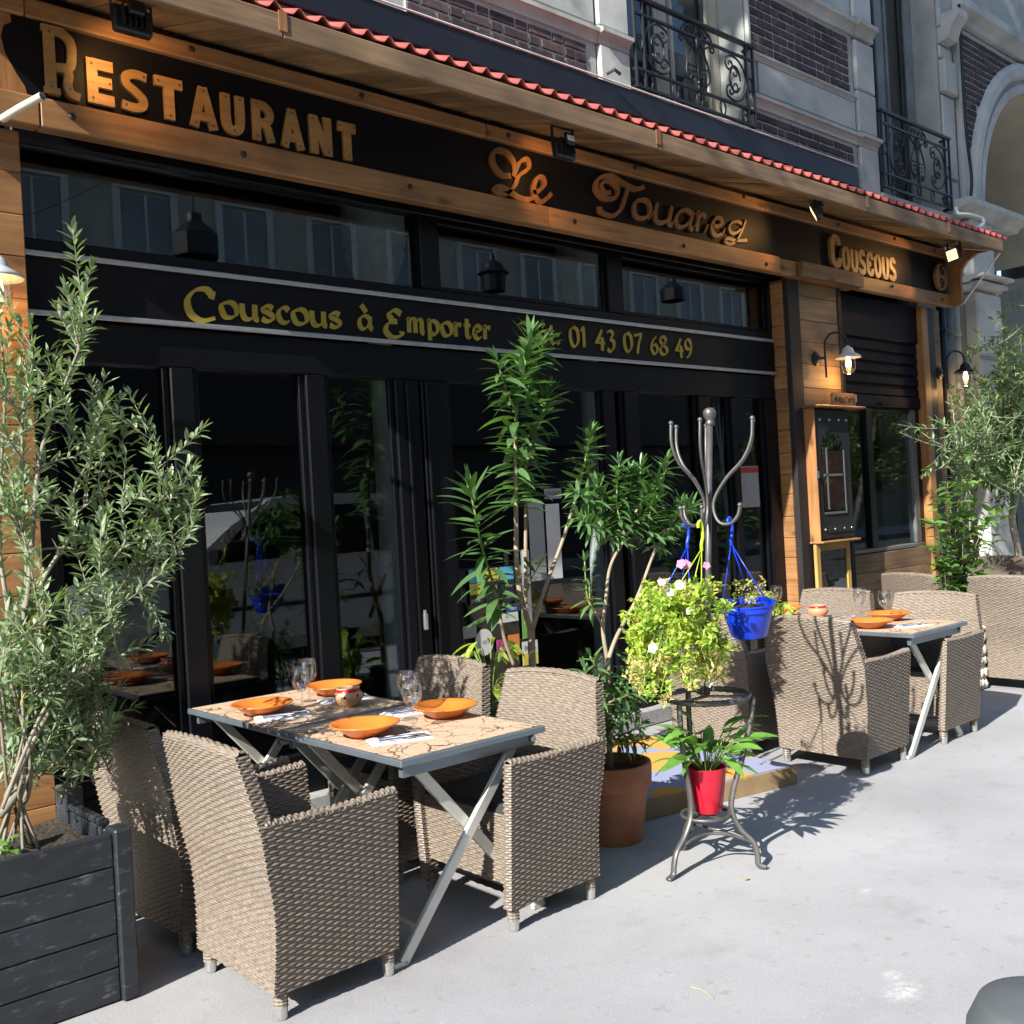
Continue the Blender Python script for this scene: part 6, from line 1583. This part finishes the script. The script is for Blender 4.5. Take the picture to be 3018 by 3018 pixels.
# ================================================================== menu case, framed menu, notices
mc = thing('menu_case', (7.97, 4.8, 1.2), 'dark wooden menu case with arched glass door and pine shelf', 'menu case')
MB().box(7.72, 8.27, 4.765, 4.866, 1.22, 2.33, .006).build('case', MT['darkwood'], mc)
MB().box(7.702, 7.719, 4.755, 4.866, 1.2, 2.34, .004).build('side_board', MT['pine_z'], mc)
archp = [(7.80, 1.45)] + [(7.80, 1.98)] + [(7.97 + .17 * cos(a), 1.98 + .17 * sin(a)) for a in [radians(k) for k in range(170, 9, -20)]] + [(8.14, 1.98), (8.14, 1.45)]
MB().prism(archp, lambda a, b, d: (a, d, b), 4.7605, 4.7645).build('arched_glass', MT['winglass'], mc)
MB().prism([(a, b + .001) for a, b in [(7.82, 1.47), (7.82, 1.97), (8.12, 1.97), (8.12, 1.47)]], lambda a, b, d: (a, d, b), 4.7610, 4.7640).build('menu_sheet', pm('red_brown_menu', (.14, .035, .02), .6, var=.3, vscale=20), mc)
for b_ in ((7.865, 7.885, 1.47, 2.0), (7.82, 8.12, 1.755, 1.775), (7.80, 8.14, 1.43, 1.449), (8.141, 8.16, 1.43, 1.98)): MB().box(b_[0], b_[1], 4.757, 4.7603, b_[2], b_[3]).build('glazing_bar', MT['greyalu'], mc)
MB().box(7.68, 8.47, 4.70, 4.866, 2.34, 2.362, .008).build('shelf', MT['pine'], mc)
MB().box(7.69, 8.30, 4.72, 4.866, 1.185, 1.205, .006).build('base_shelf', MT['pine'], mc)
for x in (7.80, 7.95, 8.10, 8.22):
    for z in (1.30, 2.24):
        MB().sphere((x, 4.762, z), .011, 8, 6).build('stud', MT['chrome_foot'], mc, smooth=True)
MB().box(7.86, 8.26, 4.759, 4.7648, 1.27, 1.33, .002).build('plate', MT['iron'], mc)
MB().box(7.69, 7.73, 4.748, 4.7545, 1.74, 1.80, .003).build('latch', MT['alu'], mc)
ns = thing('carved_sign', (8.16, 4.74, 2.363), 'small carved pine sign on the menu case shelf', 'sign')
MB().prism([(7.975, 2.375), (7.985, 2.363), (8.335, 2.363), (8.35, 2.378), (8.35, 2.455), (8.33, 2.475), (7.99, 2.475), (7.975, 2.46)], lambda a, b, d: (a, d, b), 4.73, 4.752).build('board', MT['pine'], ns)
LOW['N'] = (1.3, [([(.1, .1), (.2, .0), (.3, 1.2), (.75, .1), (.95, 1.35), (1.15, 1.3)], 1)])
write('Notre', 8.0, 8.15, 2.395, .036, 4.7298, .0025, .17, MT['darkwood'], ns, nib=radians(40), slant=.25)
LOW['q'] = LOW['o']
write('Carte', 8.165, 8.335, 2.395, .034, 4.7298, .0025, .17, MT['darkwood'], ns, nib=radians(40), slant=.2)
fmn = thing('framed_menu', (7.97, 4.80, .60), 'pine framed menu under glass leaning below the menu case', 'frame')
for b_ in ((7.70, 7.765, .58, 1.18), (8.185, 8.245, .58, 1.18), (7.766, 8.184, 1.12, 1.18), (7.766, 8.184, .58, .64)): MB().box(b_[0], b_[1], 4.80, 4.83, b_[2], b_[3], .005).build('frame_bar', wood('frame_pine%d' % int(b_[0] * 100 + b_[2] * 10), (.55, .34, .10), (.45, .25, .07), 'z' if b_[1] - b_[0] < .1 else 'x', knots=False), fmn)
MB().box(7.766, 8.184, 4.818, 4.826, .641, 1.119).build('print', pm('photo_print', (.30, .24, .17), .6, var=.6, vscale=12, c2=(.45, .2, .12), c2scale=9, c2amt=.4), fmn)
MB().box(7.766, 8.184, 4.812, 4.816, .641, 1.119).build('glass', MT['winglass'], fmn)
MB().tube([(7.97, 4.82, 1.18), (7.97, 4.815, 1.2)], .006, 6).build('hanger', MT['alu'], fmn)
# ---- notices and stickers on the door glass
def text_mesh(s, size, mat):
    cu = bpy.data.curves.new('print', 'FONT'); cu.body = s; cu.size = size; cu.align_x = 'CENTER'; cu.align_y = 'CENTER'
    to = bpy.data.objects.new('print', cu); col.objects.link(to)
    dg = bpy.context.evaluated_depsgraph_get(); me = bpy.data.meshes.new_from_object(to.evaluated_get(dg)); bpy.data.objects.remove(to)
    me.materials.clear(); me.materials.append(mat); return me
PAL = {k: pm('sticker_' + k, v, .5, var=.05) for k, v in dict(yellow=(.62, .50, .06), cyan=(.10, .42, .60), white=(.62, .62, .60), green=(.16, .36, .07), black=(.015, .015, .02), blue=(.03, .06, .25), pink=(.5, .06, .25), red=(.45, .03, .03), orange=(.6, .22, .05), grey=(.30, .31, .31)).items()}
def notice(name, x0, x1, z0, z1, c, label, texts=(), y=GY + .0085, bands=()):
    y = GY - .002
    t = thing(name, ((x0 + x1) / 2, y, z0), label, 'sticker')
    MB().box(x0, x1, y - .001, y, z0, z1).build('sheet', PAL[c], t)
    for (a, b_, cc) in bands: MB().box(x0 + .002, x1 - .002, y - .0022, y - .0012, z0 + (z1 - z0) * a, z0 + (z1 - z0) * b_).build('band', PAL[cc], t)
    for (s, size, fz, cc) in texts:
        inst('print', text_mesh(s, size, PAL[cc]), t, ((x0 + x1) / 2, y - .003, z0 + (z1 - z0) * fz), rot=(pi / 2, 0, 0))
notice('sticker', 4.80, 4.96, 1.675, 1.745, 'grey', 'small grey push sticker on the shop door', [('POUSSEZ', .034, .5, 'black')])
notice('notice_sheet', 4.64, 4.78, 1.13, 1.66, 'grey', 'tall pale notice sheet on the shop door behind the oleander')
notice('notice_sheet', 4.80, 4.93, 1.13, 1.64, 'white', 'second pale notice sheet beside the taller one on the shop door')
xs = 4.10
for k, (c, b_, tx) in enumerate((('black', [(.62, .98, 'cyan'), (.3, .6, 'yellow')], [('PARIS', .032, .45, 'black'), ('2014', .022, .12, 'white')]), ('black', [(.62, .98, 'yellow')], [('PARIS', .032, .45, 'white'), ('2013', .022, .12, 'white')]), ('black', [(.62, .98, 'cyan')], [('PARIS', .032, .45, 'white'), ('2015', .022, .12, 'white')]), ('black', [(.62, .98, 'yellow')], [('PARIS', .032, .45, 'white')]))):
    notice('sticker', xs + k * .13, xs + k * .13 + .12, 1.02, 1.25, c, ['black guide sticker with cyan and yellow bands, first of the row on the door', 'black guide sticker with yellow band, second of the row on the door', 'black guide sticker with cyan band marked 2015 on the door', 'black guide sticker with yellow band at the end of the row on the door'][k], tx, bands=b_)
notice('sticker', 4.40, 4.52, .95, 1.0, 'blue', 'small dark blue sticker under the row of guide stickers', [('eppy', .034, .5, 'white')])
notice('sticker', 4.30, 4.50, .885, .945, 'white', 'white label strip under the guide stickers on the door', [('LES', .022, .6, 'blue')])
notice('sticker', 4.53, 4.62, .76, 1.0, 'green', 'green guide sticker low on the door beside the trunk', [('Pudlo', .03, .85, 'white'), ('PARIS', .028, .65, 'white'), ('20', .03, .45, 'yellow')])
notice('sticker', 4.52, 4.66, .58, .74, 'white', 'cream guide sticker with yellow foot, lowest on the door', [('Pudlo', .045, .7, 'black')], bands=[(.02, .5, 'yellow')])
notice('sticker', 4.03, 4.14, .82, .90, 'grey', 'small grey label at the lower edge of the door glass')
notice('sticker', 4.30, 4.38, .70, .78, 'pink', 'small pink sticker low on the door')
notice('sticker', 4.40, 4.50, .66, .80, 'orange', 'orange sticker low on the door between pink and cream ones')
t = thing('sticker', (4.2, GY, .72), 'round white sticker with dark lettering low on the door', 'sticker')
MB().prism([(4.20 + .075 * cos(a), .78 + .085 * sin(a)) for a in [2 * pi * k / 28 for k in range(28)]], lambda a, b, d: (a, d, b), GY - .003, GY - .002).build('sheet', PAL['white'], t)
inst('print', text_mesh('LES', .028, PAL['blue']), t, (4.20, GY - .005, .78), rot=(pi / 2, 0, 0))
notice('notice_sheet', 7.01, 7.28, 1.53, 1.87, 'grey', 'posted notice with a red heading on the glass beside the plank pier', [('HORAIRES', .0, .9, 'red')] if False else [], bands=[(.84, .97, 'red')])
# rope hanging inside the right pane
rp_ = thing('hanging_rope', (7.15, 5.3, 1.6), 'pale knotted rope hanging inside the end pane', 'rope')
for k in range(3): MB().tube(spline([(7.08 + .07 * k, 5.32, 2.42), (7.14 + .02 * k, 5.32, 2.0), (7.16 + .01 * k, 5.32, 1.75)], 6), .008, 6).build('strand', MT['curtain'], rp_, smooth=True)
MB().sphere((7.17, 5.32, 1.74), .03, 10, 7).tube(spline([(7.17, 5.32, 1.74), (7.19, 5.32, 1.3), (7.16, 5.32, .9)], 6), .02, 8).build('knot', MT['curtain'], rp_, smooth=True)

# ================================================================== door step with mat
stp = thing('door_step', (4.2, 3.95, 0), 'low tan platform in front of the shop door', 'step')
MB().prism([(3.36, 3.60), (4.93, 3.275), (5.06, 4.55), (3.62, 4.85)], lambda a, b, d: (a, b, d), .002, .098).build('platform', pm('tan_board', (.30, .20, .10), .8, var=.2, vscale=6), stp)
def mat_mat():
    m = bpy.data.materials.new('blue_orange_carpet'); m.use_nodes = True
    N = m.node_tree.nodes; L = m.node_tree.links; b = N['Principled BSDF']
    tc = N.new('ShaderNodeTexCoord'); n = N.new('ShaderNodeTexNoise'); n.inputs['Scale'].default_value = 2.2; n.inputs['Detail'].default_value = 1; L.new(tc.outputs['Object'], n.inputs[0])
    gt = N.new('ShaderNodeMath'); gt.operation = 'GREATER_THAN'; gt.inputs[1].default_value = .52; L.new(n.outputs[0], gt.inputs[0])
    mx = N.new('ShaderNodeMix'); mx.data_type = 'RGBA'; mx.inputs[6].default_value = (.62, .30, .06, 1); mx.inputs[7].default_value = (.27, .29, .42, 1); L.new(gt.outputs[0], mx.inputs[0])
    L.new(mx.outputs[2], b.inputs['Base Color']); b.inputs['Roughness'].default_value = .95
    n2 = N.new('ShaderNodeTexNoise'); n2.inputs['Scale'].default_value = 220; L.new(tc.outputs['Object'], n2.inputs[0])
    bp = N.new('ShaderNodeBump'); bp.inputs['Strength'].default_value = .6; bp.inputs['Distance'].default_value = .004; L.new(n2.outputs[0], bp.inputs['Height']); L.new(bp.outputs[0], b.inputs['Normal'])
    return m
mt = thing('door_mat', (4.2, 3.9, .1), 'orange and grey blue carpet mat on the door step', 'mat')
MB().prism([(3.38, 3.61), (4.915, 3.29), (5.03, 4.45), (3.64, 4.75)], lambda a, b, d: (a, b, d), .0985, .106).build('carpet', mat_mat(), mt)

# ================================================================== bollard at the kerb
bx, by = at(3085, 2942, Z=.88).xy
bo = thing('bollard', (bx, by, 0), 'black rounded bollard top at the kerb', 'bollard')
MB().lathe([(.0005, 0), (.10, 0), (.10, .05), (.075, .08), (.072, .66), (.095, .70), (.108, .74), (.110, .80), (.106, .835), (.090, .868), (.086, .872), (.082, .874), (.06, .884), (.0005, .89)], (bx, by, 0), 40).build('post', MT['bollard'] if 'bollard' in MT else pm('black_cast_iron', (.07, .078, .082), .6, var=.2, vscale=10, bump=.25, bscale=60), bo, smooth=True)

# ================================================================== small litter
random.seed(2)
for k, (u, v) in enumerate(((485, 1190), (215, 1745), (270, 1775), (320, 1795))):
    p = at(1918 + u / 1.7564, 1918 + v / 1.7564, Z=.004)
    if k == 0:
        m = MB(); leaf_local(m, .035, .02, .1, .2, 4); m.v = [(p.x + a, p.y + b, p.z + .003 + c * .5) for a, b, c in m.v]; o = m.build('fallen_leaf', MT['dry'], smooth=True); tag(o, 'curled dry leaf on the pavement beyond the coat rack', 'leaf')
p0, p1 = at(1918 + 210 / 1.7564, 1918 + 1740 / 1.7564, Z=.004), at(1918 + 325 / 1.7564, 1918 + 1800 / 1.7564, Z=.004)
o = MB().tube(spline([p0, p0.lerp(p1, .5) + Vector((.008, 0, .003)), p1], 5), .0014, 5).build('straw', MT['dry']); tag(o, 'thin yellow straw lying on the open pavement', 'straw')

# ================================================================== white van parked across the pavement (seen in the glass)
van = thing('parked_van', (6.4, -1.85, -.13), 'white van parked at the kerb, reflected in the shop glass', 'van')
prof = [(3.9, .25), (3.88, .55), (3.95, .82), (4.2, .98), (4.95, 1.16), (5.55, 1.62), (6.1, 1.92), (6.6, 1.97), (8.7, 1.95), (8.85, 1.7), (8.9, .5), (8.85, .25)]
mb = MB()
vy0, vy1 = -2.85, -.98
n = len(prof)
def vs_(y, inset): 
    return [(x, y + (inset * max(0, (z - .9)) * .12), z) for x, z in prof]
A_ = vs_(vy0, 1); B_ = vs_(vy1, -1)
mb.add(A_ + B_, [tuple(range(n - 1, -1, -1)), tuple(range(n, 2 * n))] + [(i, (i + 1) % n, (i + 1) % n + n, i + n) for i in range(n)])
mb.build('body', MT['vanwhite'], van)
sw_ = lambda pts: MB().prism(pts, lambda a, b, d: (a, d - .12 * max(0, b - .9), b), vy1 + .002, vy1 + .012)
sw_([(5.25, 1.2), (5.72, 1.62), (6.12, 1.82), (6.25, 1.82), (6.25, 1.2)]).build('side_window', MT['darkglass'], van)
sw_([(6.4, 1.2), (6.4, 1.82), (7.4, 1.82), (7.4, 1.2)]).build('side_window', MT['darkglass'], van)
sw_([(7.5, 1.2), (7.5, 1.80), (8.6, 1.78), (8.65, 1.2)]).build('side_window', MT['darkglass'], van)
MB().add([(4.97, -2.75, 1.178), (4.97, -1.1, 1.178), (6.05, -1.2, 1.905), (6.05, -2.65, 1.905)], [(0, 1, 2, 3)]).xf(Matrix.Translation((-.004, 0, .006))).build('windscreen', MT['darkglass'], van)
sw_([(3.98, .72), (4.05, .86), (4.4, .95), (4.35, .78)]).build('headlight', MT['clear'], van)
sw_([(8.78, .9), (8.80, 1.3), (8.86, 1.3), (8.87, .9)]).build('tail_light', MT['red'], van)
MB().box(5.2, 5.32, -.98, -.78, 1.18, 1.36, .03).build('wing_mirror', MT['rubber'], van)
for z in (.62,): sw_([(4.6, z), (4.6, z + .05), (8.4, z + .05), (8.4, z)]).build('rub_strip', MT['rubber'], van)
for x in (4.65, 8.0):
    for y in (vy1 + .005, vy0 + .2):
        wh = MB().lathe([(.20, -.2), (.31, -.19), (.33, -.17), (.33, -.03), (.31, -.005), (.20, 0)], (0, 0, 0), 28).xf(Matrix.Translation((x, y, .20)) @ Matrix.Rotation(-pi / 2, 4, 'X')).build('wheel', MT['tyre'], van, smooth=True)
        MB().lathe([(.0005, -.01), (.20, -.012)], (0, 0, 0), 20).xf(Matrix.Translation((x, y, .20)) @ Matrix.Rotation(-pi / 2, 4, 'X')).build('rim', MT['alu'], wh)

# ================================================================== tree added out of view, its crown shaped to shade the upper wall
tt = thing('added_shade_tree', (-3.6, -1.2, -.13), 'tree added beyond the left picture edge to shade the upper wall', 'tree')
random.seed(41)
MB().tube(spline([(-3.6, -1.2, -.13), (-3.6, -1.15, 4), (-3.6, -.7, 8), (-3.6, .6, 12), (-3.6, 1.8, 16.5)], 5), [.22 - .008 * i for i in range(21)], 10).build('trunk', MT['bark'], tt, smooth=True)
pf = MB()
for k in range(430):
    z = 13.3 + 6.2 * random.random() ** .9; yc = 2.85 - (z - 13) * .25
    c = Vector((-3.6 + random.gauss(0, 1.1), yc + random.gauss(0, .6), z))
    for _ in range(9):
        add_leaf(pf, c + rdir() * .35, rdir(), .22, .2, .3, .1, 2)
o = pf.build('foliage', MT['olive'], tt); tag(o, kind='stuff')
br = MB()
for k in range(24):
    z = random.uniform(10, 16.5); e = Vector((-3.6 + random.gauss(0, 1.0), 2.7 - (z - 13) * .2, z + 1.6))
    br.tube([(-3.6, -.7 + (z - 8) * .32 if z < 12 else .6 + (z - 12) * .26, z), e], [.05, .012], 6)
br.build('branches', MT['bark'], tt)

for (par, mt_), mb_ in EXTRA.items():
    tag(mb_.build('more_leaves', mt_, par, smooth=True), kind='stuff')
